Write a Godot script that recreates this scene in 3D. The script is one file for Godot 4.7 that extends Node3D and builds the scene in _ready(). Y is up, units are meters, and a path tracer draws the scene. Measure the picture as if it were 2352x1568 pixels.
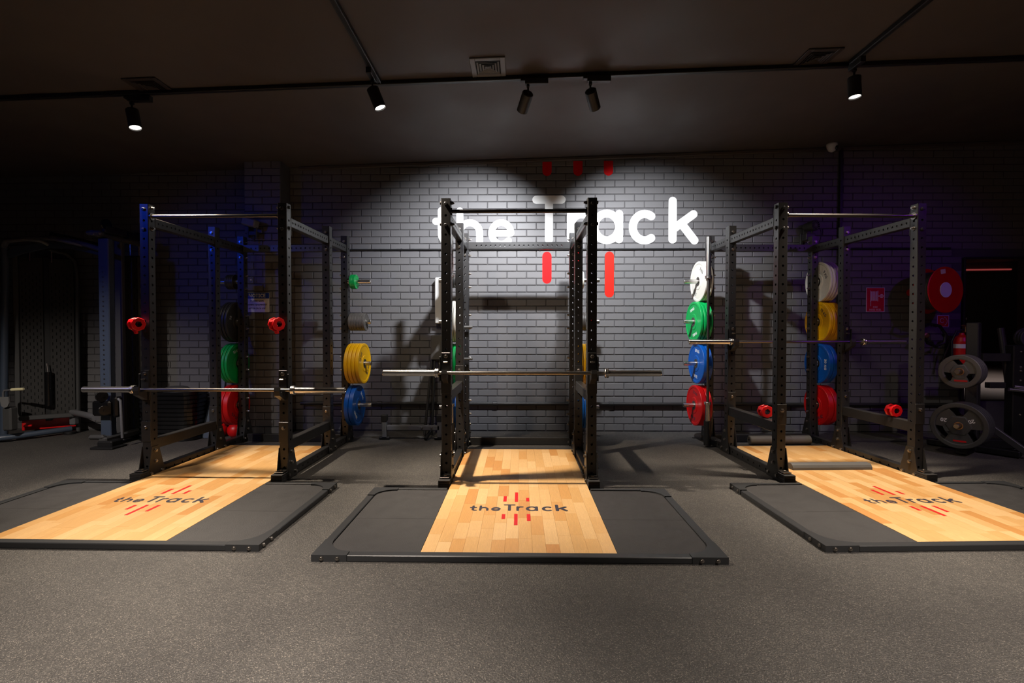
extends Node3D
# A gym bay: three black power racks on wood-and-rubber lifting platforms before a dark brick wall with white lettering.
# Metres, y up; the wall is parallel to x, the camera looks towards -z. V(x, y, d): d metres in front of the camera's foot.

const EYE := Vector3(0, 1.2245, 0)
const WALL := 6.02          # distance of the brick faces
const CEIL_A := 3.335       # ceiling height over x = 0, rising with x
const CEIL_B := 0.031
const U := 0.0762           # upright section
const HW := 0.584           # half distance between upright centres
const D2 := 0.919           # depth of the second and of the rear uprights
const D3 := 1.419
const TOP := 2.294

var M := {}
var used := {}
var rng := RandomNumberGenerator.new()


func V(x: float, y: float, d: float) -> Vector3:
	return Vector3(x, y, -d)


# ------------------------------------------------------------------ mesh building
class MB:
	extends RefCounted
	var v := PackedVector3Array()
	var n := PackedVector3Array()
	var i := PackedInt32Array()

	func tri(a: Vector3, b: Vector3, c: Vector3, na: Vector3, nb = null, nc = null) -> void:
		var k := v.size()
		var vb: Vector3 = na if nb == null else nb
		var vc: Vector3 = na if nc == null else nc
		v.append(a); v.append(b); v.append(c)
		n.append(na); n.append(vb); n.append(vc)
		if (b - a).cross(c - a).dot(na + vb + vc) > 0.0:
			i.append(k); i.append(k + 2); i.append(k + 1)
		else:
			i.append(k); i.append(k + 1); i.append(k + 2)

	func quad(a: Vector3, b: Vector3, c: Vector3, d: Vector3, nn: Vector3) -> void:
		var k := v.size()
		v.append(a); v.append(b); v.append(c); v.append(d)
		for j in 4:
			n.append(nn)
		if (b - a).cross(c - a).dot(nn) > 0.0:
			i.append_array(PackedInt32Array([k, k + 2, k + 1, k, k + 3, k + 2]))
		else:
			i.append_array(PackedInt32Array([k, k + 1, k + 2, k, k + 2, k + 3]))

	func quad_n(a: Vector3, b: Vector3, c: Vector3, d: Vector3, na: Vector3, nb: Vector3, nc: Vector3, nd: Vector3) -> void:
		var k := v.size()
		v.append(a); v.append(b); v.append(c); v.append(d)
		n.append(na); n.append(nb); n.append(nc); n.append(nd)
		if (c - a).cross(d - b).dot(na + nb + nc + nd) > 0.0:
			i.append_array(PackedInt32Array([k, k + 2, k + 1, k, k + 3, k + 2]))
		else:
			i.append_array(PackedInt32Array([k, k + 1, k + 2, k, k + 2, k + 3]))

	# a box with chamfered edges
	func box(c: Vector3, s: Vector3, bev := 0.0, bs := Basis()) -> MB:
		var h := s * 0.5
		if bev <= 0.0:
			for ax in 3:
				for sg in [-1.0, 1.0]:
					var nn := Vector3(); nn[ax] = sg
					var u := Vector3(); u[(ax + 1) % 3] = h[(ax + 1) % 3]
					var w := Vector3(); w[(ax + 2) % 3] = h[(ax + 2) % 3]
					var o: Vector3 = nn * h[ax]
					quad(c + bs * (o - u - w), c + bs * (o + u - w), c + bs * (o + u + w), c + bs * (o - u + w), bs * nn)
			return self
		var b := minf(bev, minf(h.x, minf(h.y, h.z)) * 0.9)
		var g := h - Vector3(b, b, b)
		for ax in 3:
			var a1 := (ax + 1) % 3
			var a2 := (ax + 2) % 3
			for sg in [-1.0, 1.0]:
				var nn := Vector3(); nn[ax] = sg
				var u := Vector3(); u[a1] = g[a1]
				var w := Vector3(); w[a2] = g[a2]
				var o: Vector3 = nn * h[ax]
				quad(c + bs * (o - u - w), c + bs * (o + u - w), c + bs * (o + u + w), c + bs * (o - u + w), bs * nn)
			for s1 in [-1.0, 1.0]:      # the edge along ax
				for s2 in [-1.0, 1.0]:
					var p := Vector3(); p[a1] = s1 * h[a1]; p[a2] = s2 * g[a2]
					var q := Vector3(); q[a1] = s1 * g[a1]; q[a2] = s2 * h[a2]
					var l := Vector3(); l[ax] = g[ax]
					var nn := Vector3(); nn[a1] = s1; nn[a2] = s2
					quad(c + bs * (p - l), c + bs * (p + l), c + bs * (q + l), c + bs * (q - l), bs * nn.normalized())
		for sx in [-1.0, 1.0]:
			for sy in [-1.0, 1.0]:
				for sz in [-1.0, 1.0]:
					var q := Vector3(sx, sy, sz)
					tri(c + bs * (q * Vector3(h.x, g.y, g.z)), c + bs * (q * Vector3(g.x, h.y, g.z)), c + bs * (q * Vector3(g.x, g.y, h.z)), bs * q.normalized())
		return self

	# a surface of revolution: profile points (distance along the axis, radius); smooth round the axis, flat along it unless soft
	func lathe(o: Vector3, axis: Vector3, prof: Array, seg := 24, soft := false) -> MB:
		var a := axis.normalized()
		var u := a.cross(Vector3.UP if absf(a.y) < 0.9 else Vector3.RIGHT).normalized()
		var w := a.cross(u)
		var ds: Array[Vector3] = []
		for k in seg + 1:
			var t := TAU * k / seg
			ds.append(u * cos(t) + w * sin(t))
		var flat: Array[Vector2] = []
		for j in prof.size() - 1:
			var e: Vector2 = prof[j + 1] - prof[j]
			flat.append(Vector2(-e.y, e.x).normalized())
		for j in prof.size() - 1:
			var p: Vector2 = prof[j]
			var q: Vector2 = prof[j + 1]
			var n0 := flat[j]
			var n1 := flat[j]
			if soft:
				if j > 0: n0 = (flat[j] + flat[j - 1]).normalized()
				if j < flat.size() - 1: n1 = (flat[j] + flat[j + 1]).normalized()
			for k in seg:
				var d0 := ds[k]
				var d1 := ds[k + 1]
				if p.y < 1e-6 and q.y < 1e-6:
					continue
				if p.y < 1e-6:
					tri(o + a * p.x, o + a * q.x + d0 * q.y, o + a * q.x + d1 * q.y, a * n0.x + (d0 + d1) * 0.5 * n0.y, a * n1.x + d0 * n1.y, a * n1.x + d1 * n1.y)
				elif q.y < 1e-6:
					tri(o + a * p.x + d0 * p.y, o + a * p.x + d1 * p.y, o + a * q.x, a * n0.x + d0 * n0.y, a * n0.x + d1 * n0.y, a * n1.x + (d0 + d1) * 0.5 * n1.y)
				else:
					quad_n(o + a * p.x + d0 * p.y, o + a * p.x + d1 * p.y, o + a * q.x + d1 * q.y, o + a * q.x + d0 * q.y,
						a * n0.x + d0 * n0.y, a * n0.x + d1 * n0.y, a * n1.x + d1 * n1.y, a * n1.x + d0 * n1.y)
		return self

	func cyl(a: Vector3, b: Vector3, r: float, seg := 20, bev := 0.0) -> MB:
		var l := (b - a).length()
		if bev > 0.0:
			return lathe(a, b - a, [Vector2(0, 0), Vector2(0, r - bev), Vector2(bev, r), Vector2(l - bev, r), Vector2(l, r - bev), Vector2(l, 0)], seg)
		return lathe(a, b - a, [Vector2(0, 0), Vector2(0, r), Vector2(l, r), Vector2(l, 0)], seg)

	# a round tube along points
	func sweep(pts: Array, r: float, seg := 10, caps := true) -> MB:
		var m := pts.size()
		var rings: Array = []
		var u := Vector3()
		for k in m:
			var t: Vector3
			if k == 0: t = pts[1] - pts[0]
			elif k == m - 1: t = pts[k] - pts[k - 1]
			else: t = (pts[k + 1] - pts[k]).normalized() + (pts[k] - pts[k - 1]).normalized()
			t = t.normalized()
			if k == 0:
				u = t.cross(Vector3.UP if absf(t.y) < 0.9 else Vector3.RIGHT).normalized()
			else:
				u = (u - t * u.dot(t)).normalized()
			var w := t.cross(u)
			var ring: Array[Vector3] = []
			for j in seg + 1:
				var an := TAU * j / seg
				ring.append(u * cos(an) + w * sin(an))
			rings.append(ring)
			if caps and (k == 0 or k == m - 1):
				for j in seg:
					tri(pts[k], pts[k] + ring[j] * r, pts[k] + ring[j + 1] * r, -t if k == 0 else t)
		for k in m - 1:
			for j in seg:
				var a: Vector3 = rings[k][j]
				var b: Vector3 = rings[k][j + 1]
				var c: Vector3 = rings[k + 1][j + 1]
				var d: Vector3 = rings[k + 1][j]
				quad_n(pts[k] + a * r, pts[k] + b * r, pts[k + 1] + c * r, pts[k + 1] + d * r, a, b, c, d)
		return self

	# a polygon (in the plane of ex, ey at o) pushed along ez by depth
	func prism(poly: Array, o: Vector3, ex: Vector3, ey: Vector3, ez: Vector3, depth: float) -> MB:
		var pp := PackedVector2Array(poly)
		var ix := Geometry2D.triangulate_polygon(pp)
		for k in range(0, ix.size(), 3):
			var a := o + ex * pp[ix[k]].x + ey * pp[ix[k]].y
			var b := o + ex * pp[ix[k + 1]].x + ey * pp[ix[k + 1]].y
			var c := o + ex * pp[ix[k + 2]].x + ey * pp[ix[k + 2]].y
			tri(a, b, c, -ez)
			tri(a + ez * depth, b + ez * depth, c + ez * depth, ez)
		var cw := 1.0 if Geometry2D.is_polygon_clockwise(pp) else -1.0
		for k in pp.size():
			var p := pp[k]
			var q := pp[(k + 1) % pp.size()]
			var e := (q - p).normalized()
			var nn := (ex * -e.y + ey * e.x) * cw
			quad(o + ex * p.x + ey * p.y, o + ex * q.x + ey * q.y, o + ex * q.x + ey * q.y + ez * depth, o + ex * p.x + ey * p.y + ez * depth, nn)
		return self

	# a flat strip with round ends along points in the plane (ex, ey): brush lettering
	func stroke(pts: Array, hw: float, o: Vector3, ex: Vector3, ey: Vector3, ez: Vector3, depth: float, round_ends := true) -> MB:
		for po in Geometry2D.offset_polyline(PackedVector2Array(pts), hw, Geometry2D.JOIN_ROUND, Geometry2D.END_ROUND if round_ends else Geometry2D.END_BUTT):
			if not Geometry2D.is_polygon_clockwise(po):
				prism(Array(po), o, ex, ey, ez, depth)
		return self

	# one face of a perforated tube: L along u from o, W along w (centred), holes at distances hs
	func face(o: Vector3, u: Vector3, w: Vector3, nn: Vector3, L: float, W: float, hs: Array, r: float, rim := 0.004, seg := 12) -> void:
		var s := 0.0
		for k in hs.size():
			var h: float = hs[k]
			var lo := maxf(s, h - r * 1.6)
			var hi := h + r * 1.6
			if lo > s + 1e-5:
				quad(o + u * s - w * W * 0.5, o + u * lo - w * W * 0.5, o + u * lo + w * W * 0.5, o + u * s + w * W * 0.5, nn)
			var ang: Array[float] = []
			for j in seg:
				ang.append(TAU * j / seg)
			var cx := atan2(W * 0.5, hi - h)
			for c in [cx, PI - cx, PI + cx, TAU - cx]:
				ang.append(c)
			ang.sort()
			ang.append(ang[0] + TAU)
			for j in ang.size() - 1:
				if ang[j + 1] - ang[j] < 1e-5:
					continue
				var pr: Array[Vector3] = []
				var pc: Array[Vector3] = []
				var rn: Array[Vector3] = []
				for q in [ang[j], ang[j + 1]]:
					var ca := cos(q)
					var sa := sin(q)
					var t: float = minf((hi - h) / maxf(absf(ca), 1e-6), W * 0.5 / maxf(absf(sa), 1e-6))
					pr.append(o + u * (h + ca * t) + w * sa * t)
					pc.append(o + u * (h + ca * r) + w * sa * r)
					rn.append(-(u * ca + w * sa))
				quad(pc[0], pc[1], pr[1], pr[0], nn)
				if rim > 0.0:
					quad_n(pc[0], pc[1], pc[1] - nn * rim, pc[0] - nn * rim, rn[0], rn[1], rn[1], rn[0])
			s = hi
		if s < L - 1e-5:
			quad(o + u * s - w * W * 0.5, o + u * L - w * W * 0.5, o + u * L + w * W * 0.5, o + u * s + w * W * 0.5, nn)

	# hollow square tube from o along u; p and q are the two cross directions with sizes a (along p) and b (along q)
	func tube(o: Vector3, u: Vector3, p: Vector3, q: Vector3, L: float, a: float, b: float, hp: Array, hq: Array, r: float, bev := 0.004) -> MB:
		for s in [-1.0, 1.0]:
			face(o + p * s * a * 0.5, u, q, p * s, L, b - 2.0 * bev, hp, r)
			face(o + q * s * b * 0.5, u, p, q * s, L, a - 2.0 * bev, hq, r)
			for t in [-1.0, 1.0]:
				var e0: Vector3 = o + p * s * a * 0.5 + q * t * (b * 0.5 - bev)
				var e1: Vector3 = o + p * s * (a * 0.5 - bev) + q * t * b * 0.5
				quad(e0, e0 + u * L, e1 + u * L, e1, (p * s + q * t).normalized())
		for z in [0.0, L]:
			var c: Vector3 = o + u * z
			var nn: Vector3 = -u if z == 0.0 else u
			quad(c - p * a * 0.5 - q * b * 0.5, c + p * a * 0.5 - q * b * 0.5, c + p * a * 0.5 + q * b * 0.5, c - p * a * 0.5 + q * b * 0.5, nn)
		return self

	func done() -> ArrayMesh:
		var arr := []
		arr.resize(Mesh.ARRAY_MAX)
		arr[Mesh.ARRAY_VERTEX] = v
		arr[Mesh.ARRAY_NORMAL] = n
		arr[Mesh.ARRAY_INDEX] = i
		var am := ArrayMesh.new()
		am.add_surface_from_arrays(Mesh.PRIMITIVE_TRIANGLES, arr)
		return am


# ------------------------------------------------------------------ nodes
func numbered(called: String) -> String:
	var k: int = used.get(called, -1) + 1
	used[called] = k
	return called if k == 0 else "%s_%03d" % [called, k]


func tag(o: Node3D, label: String, category: String, group := "") -> Node3D:
	o.set_meta("label", label)
	o.set_meta("category", category)
	if group:
		o.set_meta("group", group)
	return o


func thing(called: String, label: String, category: String, at := Vector3.ZERO, turn := 0.0, group := "") -> Node3D:
	var o := Node3D.new()
	o.name = numbered(called)
	add_child(o)
	o.position = at
	o.rotation.y = turn
	tag(o, label, category, group)
	return o


func part(called: String, mesh, mat: Material, parent: Node3D) -> MeshInstance3D:
	var o := MeshInstance3D.new()
	o.name = called
	o.mesh = mesh.done() if mesh is MB else mesh
	o.material_override = mat
	parent.add_child(o, true)
	return o


func struct(called: String, mesh, mat: Material) -> MeshInstance3D:
	var o := part(numbered(called), mesh, mat, self)
	o.set_meta("kind", "structure")
	return o


func single(called: String, mesh, mat: Material, label: String, category: String, group := "") -> MeshInstance3D:
	var o := part(numbered(called), mesh, mat, self)
	tag(o, label, category, group)
	return o


func inst(called: String, mesh: Mesh, mat: Material, parent: Node3D, xf: Transform3D) -> MeshInstance3D:
	var o := part(called, mesh, mat, parent)
	o.transform = xf
	return o


func words(txt: String, size: float, depth := 0.0015, weight := 700) -> TextMesh:
	var key := "%s|%f|%f|%d" % [txt, size, depth, weight]
	if not M.has(key):
		var t := TextMesh.new()
		var sf := SystemFont.new()
		sf.font_names = PackedStringArray(["Droid Sans"])
		sf.font_weight = weight
		t.font = sf
		t.text = txt
		t.font_size = 48
		t.pixel_size = size / 34.0     # size is about the height of a capital
		t.depth = depth
		t.curve_step = 4.0
		M[key] = t
	return M[key]


# ------------------------------------------------------------------ materials
func mat(c: Color, rough: float, metal := 0.0, spec := 0.5) -> StandardMaterial3D:
	var m := StandardMaterial3D.new()
	m.albedo_color = c
	m.roughness = rough
	m.metallic = metal
	m.metallic_specular = spec
	return m


func noise_tex(freq: float, as_normal := false, size := 256, sd := 1, lo := Color.BLACK, hi := Color.WHITE, bump := 4.0) -> NoiseTexture2D:
	var t := NoiseTexture2D.new()
	t.width = size
	t.height = size
	t.seamless = true
	t.as_normal_map = as_normal
	t.bump_strength = bump
	var f := FastNoiseLite.new()
	f.seed = sd
	f.frequency = freq
	f.fractal_octaves = 4
	t.noise = f
	if not as_normal:
		var g := Gradient.new()
		g.set_color(0, lo)
		g.set_color(1, hi)
		t.color_ramp = g
	return t


func tri_map(m: StandardMaterial3D, s: float) -> void:
	m.uv1_triplanar = true
	m.uv1_world_triplanar = true
	m.uv1_scale = Vector3(s, s, s)


func speckle_image(base: Color, fleck: Color, size: int, count: int, sd: int) -> ImageTexture:
	var im := Image.create(size, size, false, Image.FORMAT_RGB8)
	var r := RandomNumberGenerator.new()
	r.seed = sd
	var nz := FastNoiseLite.new()
	nz.seed = sd
	nz.frequency = 0.012
	for y in size:
		for x in size:
			var k := 1.0 + 0.10 * nz.get_noise_2d(absf(x - size * 0.5) * 2.0, absf(y - size * 0.5) * 2.0) + r.randf_range(-0.22, 0.22)
			im.set_pixel(x, y, Color(base.r * k, base.g * k, base.b * k))
	for c in count:
		var x := r.randi() % size
		var y := r.randi() % size
		var k := r.randf_range(0.35, 1.0)
		var col := base.lerp(fleck, k)
		for dx in r.randi_range(1, 3):
			for dy in r.randi_range(1, 2):
				im.set_pixel((x + dx) % size, (y + dy) % size, col)
	return ImageTexture.create_from_image(im)


func grain_image(sd: int) -> ImageTexture:
	var w := 256
	var h := 256
	var im := Image.create(w, h, false, Image.FORMAT_RGB8)
	var a := FastNoiseLite.new()
	a.seed = sd
	a.frequency = 0.03
	var b := FastNoiseLite.new()
	b.seed = sd + 7
	b.frequency = 0.012
	for y in h:
		var fy := absf(y - h * 0.5) * 2.0
		for x in w:
			var fx := absf(x - w * 0.5) * 2.0
			var wob := b.get_noise_2d(fx * 1.2, fy * 0.5)
			var ring := 0.5 + 0.5 * sin(fx * 0.33 + wob * 13.0)
			var fine := a.get_noise_2d(fx * 7.0, fy * 0.35)
			var k := 0.93 + 0.08 * pow(ring, 3.0) * (0.5 + wob) + 0.07 * fine
			im.set_pixel(x, y, Color(minf(k + 0.03, 1.0), k, k * 0.97 - 0.01))
	return ImageTexture.create_from_image(im)


func materials() -> void:
	M.paint = mat(Color(0.385, 0.38, 0.385), 0.55)           # charcoal paint on the bricks
	M.mortar = mat(Color(0.29, 0.285, 0.29), 0.8)
	M.ceiling = mat(Color(0.30, 0.275, 0.27), 0.7)
	M.ceiling.roughness_texture = noise_tex(0.01, false, 256, 5, Color(0.7, 0.7, 0.7), Color(1, 1, 1))
	tri_map(M.ceiling, 0.35)
	M.floor = mat(Color(1, 1, 1), 0.62)
	M.floor.albedo_texture = speckle_image(Color(0.275, 0.265, 0.255), Color(0.62, 0.585, 0.54), 1024, 42000, 11)
	M.floor.normal_enabled = true
	M.floor.normal_texture = noise_tex(0.22, true, 512, 9, Color.BLACK, Color.WHITE, 5.0)
	M.floor.normal_scale = 0.35
	M.floor.detail_enabled = true
	M.floor.detail_blend_mode = BaseMaterial3D.BLEND_MODE_MUL
	M.floor.detail_albedo = noise_tex(0.012, false, 256, 17, Color(0.86, 0.86, 0.87), Color(1, 1, 1))
	M.floor.detail_uv_layer = BaseMaterial3D.DETAIL_UV_2
	M.floor.uv2_triplanar = true
	M.floor.uv2_world_triplanar = true
	M.floor.uv2_scale = Vector3(0.37, 0.37, 0.37)
	tri_map(M.floor, 0.8)
	M.steel = mat(Color(0.16, 0.157, 0.158), 0.38)         # black powder coat
	M.upright = mat(Color(0.155, 0.152, 0.155), 0.36)
	M.frame = mat(Color(0.19, 0.195, 0.205), 0.42)          # platform rims
	M.grey_steel = mat(Color(0.37, 0.37, 0.38), 0.45)
	M.rubber = mat(Color(0.20, 0.195, 0.20), 0.7)
	M.rubber.roughness_texture = noise_tex(0.02, false, 256, 31, Color(0.75, 0.75, 0.75), Color(1, 1, 1))
	M.rubber.normal_enabled = true
	M.rubber.normal_texture = M.floor.normal_texture
	M.rubber.normal_scale = 0.15
	tri_map(M.rubber, 1.3)
	M.foot = mat(Color(0.17, 0.165, 0.165), 0.75)
	M.chrome = mat(Color(0.82, 0.81, 0.80), 0.27, 1.0)
	M.shaft = mat(Color(0.52, 0.50, 0.48), 0.3, 1.0)
	M.bolt = mat(Color(0.62, 0.60, 0.58), 0.3, 1.0)
	M.black = mat(Color(0.09, 0.09, 0.095), 0.45)
	M.gloss_black = mat(Color(0.07, 0.07, 0.075), 0.2)
	M.iron = mat(Color(0.25, 0.25, 0.25), 0.5)
	M.grey_iron = mat(Color(0.34, 0.33, 0.32), 0.45)
	M.red_plate = mat(Color(0.80, 0.035, 0.05), 0.38)
	M.blue_plate = mat(Color(0.02, 0.33, 0.68), 0.38)
	M.yellow_plate = mat(Color(0.90, 0.68, 0.02), 0.4)
	M.green_plate = mat(Color(0.02, 0.62, 0.30), 0.38)
	M.white_plate = mat(Color(0.83, 0.82, 0.78), 0.42)
	M.black_plate = mat(Color(0.15, 0.15, 0.15), 0.42)
	M.ink_white = mat(Color(0.88, 0.88, 0.88), 0.5)
	M.ink_dark = mat(Color(0.20, 0.19, 0.24), 0.5)
	M.ink_red = mat(Color(0.80, 0.03, 0.07), 0.5)
	M.letter = mat(Color(0.90, 0.90, 0.89), 0.6)
	M.letter_red = mat(Color(0.80, 0.0, 0.02), 0.6, 0.0, 0.3)
	M.letter_orange = mat(Color(0.78, 0.11, 0.05), 0.6, 0.0, 0.3)
	M.clip = mat(Color(0.80, 0.03, 0.07), 0.35)
	M.blue_frame = mat(Color(0.25, 0.29, 0.35), 0.35)
	M.shroud = mat(Color(0.15, 0.145, 0.14), 0.6)
	M.slot = mat(Color(0.02, 0.02, 0.02), 0.9)
	M.cream = mat(Color(0.85, 0.82, 0.66), 0.5)
	M.pad = mat(Color(0.34, 0.335, 0.33), 0.6)
	M.white = mat(Color(0.82, 0.82, 0.82), 0.5)
	M.brass = mat(Color(0.75, 0.60, 0.45), 0.35, 1.0)
	M.mirror = mat(Color(0.86, 0.86, 0.87), 0.015, 1.0)
	M.vent = mat(Color(0.42, 0.42, 0.42), 0.5)
	M.vent_dark = mat(Color(0.16, 0.13, 0.13), 0.6)
	M.sign_blue = mat(Color(0.05, 0.22, 0.62), 0.5)
	M.sign_white = mat(Color(0.86, 0.86, 0.88), 0.5)
	M.sign_red = mat(Color(0.80, 0.04, 0.12), 0.45)
	M.teal = mat(Color(0.10, 0.45, 0.52), 0.5)
	M.wood = []
	var grains := [grain_image(3), grain_image(8)]
	var tones := [Color(0.87, 0.70, 0.47), Color(0.90, 0.745, 0.53), Color(0.85, 0.655, 0.41), Color(0.92, 0.775, 0.57), Color(0.82, 0.605, 0.36), Color(0.88, 0.715, 0.49)]
	for k in 6:
		var m := mat(tones[k], 0.42)
		m.albedo_texture = grains[k % 2]
		m.uv1_offset = Vector3(0.37 * k, 0.0, 0.53 * k)
		tri_map(m, 3.2)
		m.uv1_scale = Vector3(5.0, 3.0, 1.6)
		m.clearcoat_enabled = true
		m.clearcoat = 0.25
		m.clearcoat_roughness = 0.3
		M.wood.append(m)


func glow(c: Color, e: float) -> StandardMaterial3D:
	var m := mat(Color(0.9, 0.9, 0.9), 0.5)
	m.emission_enabled = true
	m.emission = c
	m.emission_energy_multiplier = e
	return m


# ------------------------------------------------------------------ scene
func _ready() -> void:
	rng.seed = 5
	camera_and_light()
	materials()
	room()
	lamps()
	wall_logo()
	for k in 3:
		platform(k)
		rack(k)
	barbells()
	plates()
	small_things()
	cable_machine()
	right_corner()


const RACK_AT := [Vector3(-2.5468, 0, -4.0436), Vector3(-0.0043, 0, -3.9151), Vector3(2.7592, 0, -4.1087)]
const RACK_TURN := [-0.01232, 0.0, 0.03869]
const RACK_OF := ["rack by the cable machine", "rack before the wall lettering", "rack by the plate tree"]
const RANKS := ["outermost", "second outermost", "third outermost", "fourth outermost", "fifth outermost", "sixth outermost"]


func camera_and_light() -> void:
	var cam := Camera3D.new()
	cam.name = "camera"
	add_child(cam)
	cam.position = EYE
	cam.rotation = Vector3(-0.018587, 0.015171, 0)
	cam.fov = 2.0 * rad_to_deg(atan(784.0 / 1124.37))
	cam.near = 0.05
	cam.far = 80.0
	cam.current = true
	var env := Environment.new()
	env.background_mode = Environment.BG_COLOR
	env.background_color = Color(0, 0, 0)
	env.tonemap_mode = Environment.TONE_MAPPER_LINEAR
	env.tonemap_exposure = 1.0
	env.sdfgi_enabled = true
	env.ssao_enabled = true
	env.ssil_enabled = true
	var we := WorldEnvironment.new()
	we.name = "world"
	we.environment = env
	add_child(we)
	# lamp list: name, adapter place (x, distance), aim point, half angle, energy, colour, light on the ceiling track in the picture?
	lamp_list = [
		# can, x, d, aim, angle, blend, energy, colour, label
		{"x": -3.24, "d": 4.08, "aim": V(-2.45, 0, 3.75), "deg": 33.0, "e": 14.0, "spill": 0.9, "c": Color(1.0, 0.93, 0.84), "label": "lit black track spotlight over the platform by the cable machine", "box": 1.0},
		{"x": -1.16, "d": 3.88, "aim": V(0.1, 0, 4.0), "deg": 32.0, "e": 15.0, "spill": 2.4, "c": Color(1.0, 0.93, 0.84), "label": "lit black track spotlight where the lengthwise track meets the cross track", "box": 0.0},
		{"x": 0.07, "d": 4.05, "aim": V(-0.62, 1.92, 6.0), "deg": 38.0, "e": 16.0, "c": Color(0.97, 0.98, 1.0), "label": "black track spotlight turned to the wall above the words the", "box": 1.0},
		{"x": 0.58, "d": 4.05, "aim": V(1.47, 1.88, 6.0), "deg": 38.0, "e": 14.5, "c": Color(0.97, 0.98, 1.0), "label": "black track spotlight turned to the wall, with light grey driver box", "box": 1.0},
		{"x": 2.68, "d": 4.0, "aim": V(2.7, 0, 3.8), "deg": 33.0, "e": 14.0, "spill": 1.2, "c": Color(1.0, 0.93, 0.84), "label": "lit black track spotlight over the platform by the plate tree", "box": 0.0},
		{"x": -1.15, "d": 1.3, "aim": V(-1.5, 0, 1.3), "deg": 40.0, "e": 22.0, "c": Color(1.0, 0.94, 0.88), "label": "black track spotlight above the open floor, cable machine side", "box": 0.0},
		{"x": 2.67, "d": 1.3, "aim": V(2.3, 0, 1.3), "deg": 40.0, "e": 17.0, "c": Color(1.0, 0.94, 0.88), "label": "black track spotlight above the open floor, plate tree side", "box": 0.0},
		{"x": -4.4, "d": 1.6, "aim": V(-4.6, 0.0, 4.5), "deg": 30.0, "e": 11.0, "c": Color(1.0, 0.95, 0.9), "label": "black track spotlight aimed at the cable machine", "box": 0.0},
		{"x": 4.6, "d": 1.6, "aim": V(4.5, 0.0, 4.4), "deg": 26.0, "e": 3.0, "c": Color(1.0, 0.95, 0.9), "label": "black track spotlight aimed at the plate tree", "box": 0.0},
		{"x": 12.6, "d": -1.1, "aim": V(12.4, 0, -1.3), "deg": 62.0, "e": 22.0, "c": Color(1.0, 0.9, 0.85), "label": "lit track spotlight far behind the viewer, seen in the wall mirror", "box": 0.0},
	]


var lamp_list := []


func ceil_y(x: float) -> float:
	return CEIL_A + CEIL_B * x


func spot(parent: Node3D, pos: Vector3, dir: Vector3, deg: float, e: float, c: Color, size := 0.035) -> void:
	var l := SpotLight3D.new()
	l.name = "spot_light"
	l.light_color = c
	l.light_energy = e
	l.light_size = size
	l.spot_angle = deg
	l.spot_angle_attenuation = 0.9
	l.spot_attenuation = 2.0
	l.spot_range = 25.0
	l.shadow_enabled = true
	parent.add_child(l, true)
	l.look_at_from_position(pos, pos + dir, Vector3.UP if absf(dir.normalized().y) < 0.95 else Vector3.RIGHT)


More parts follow.
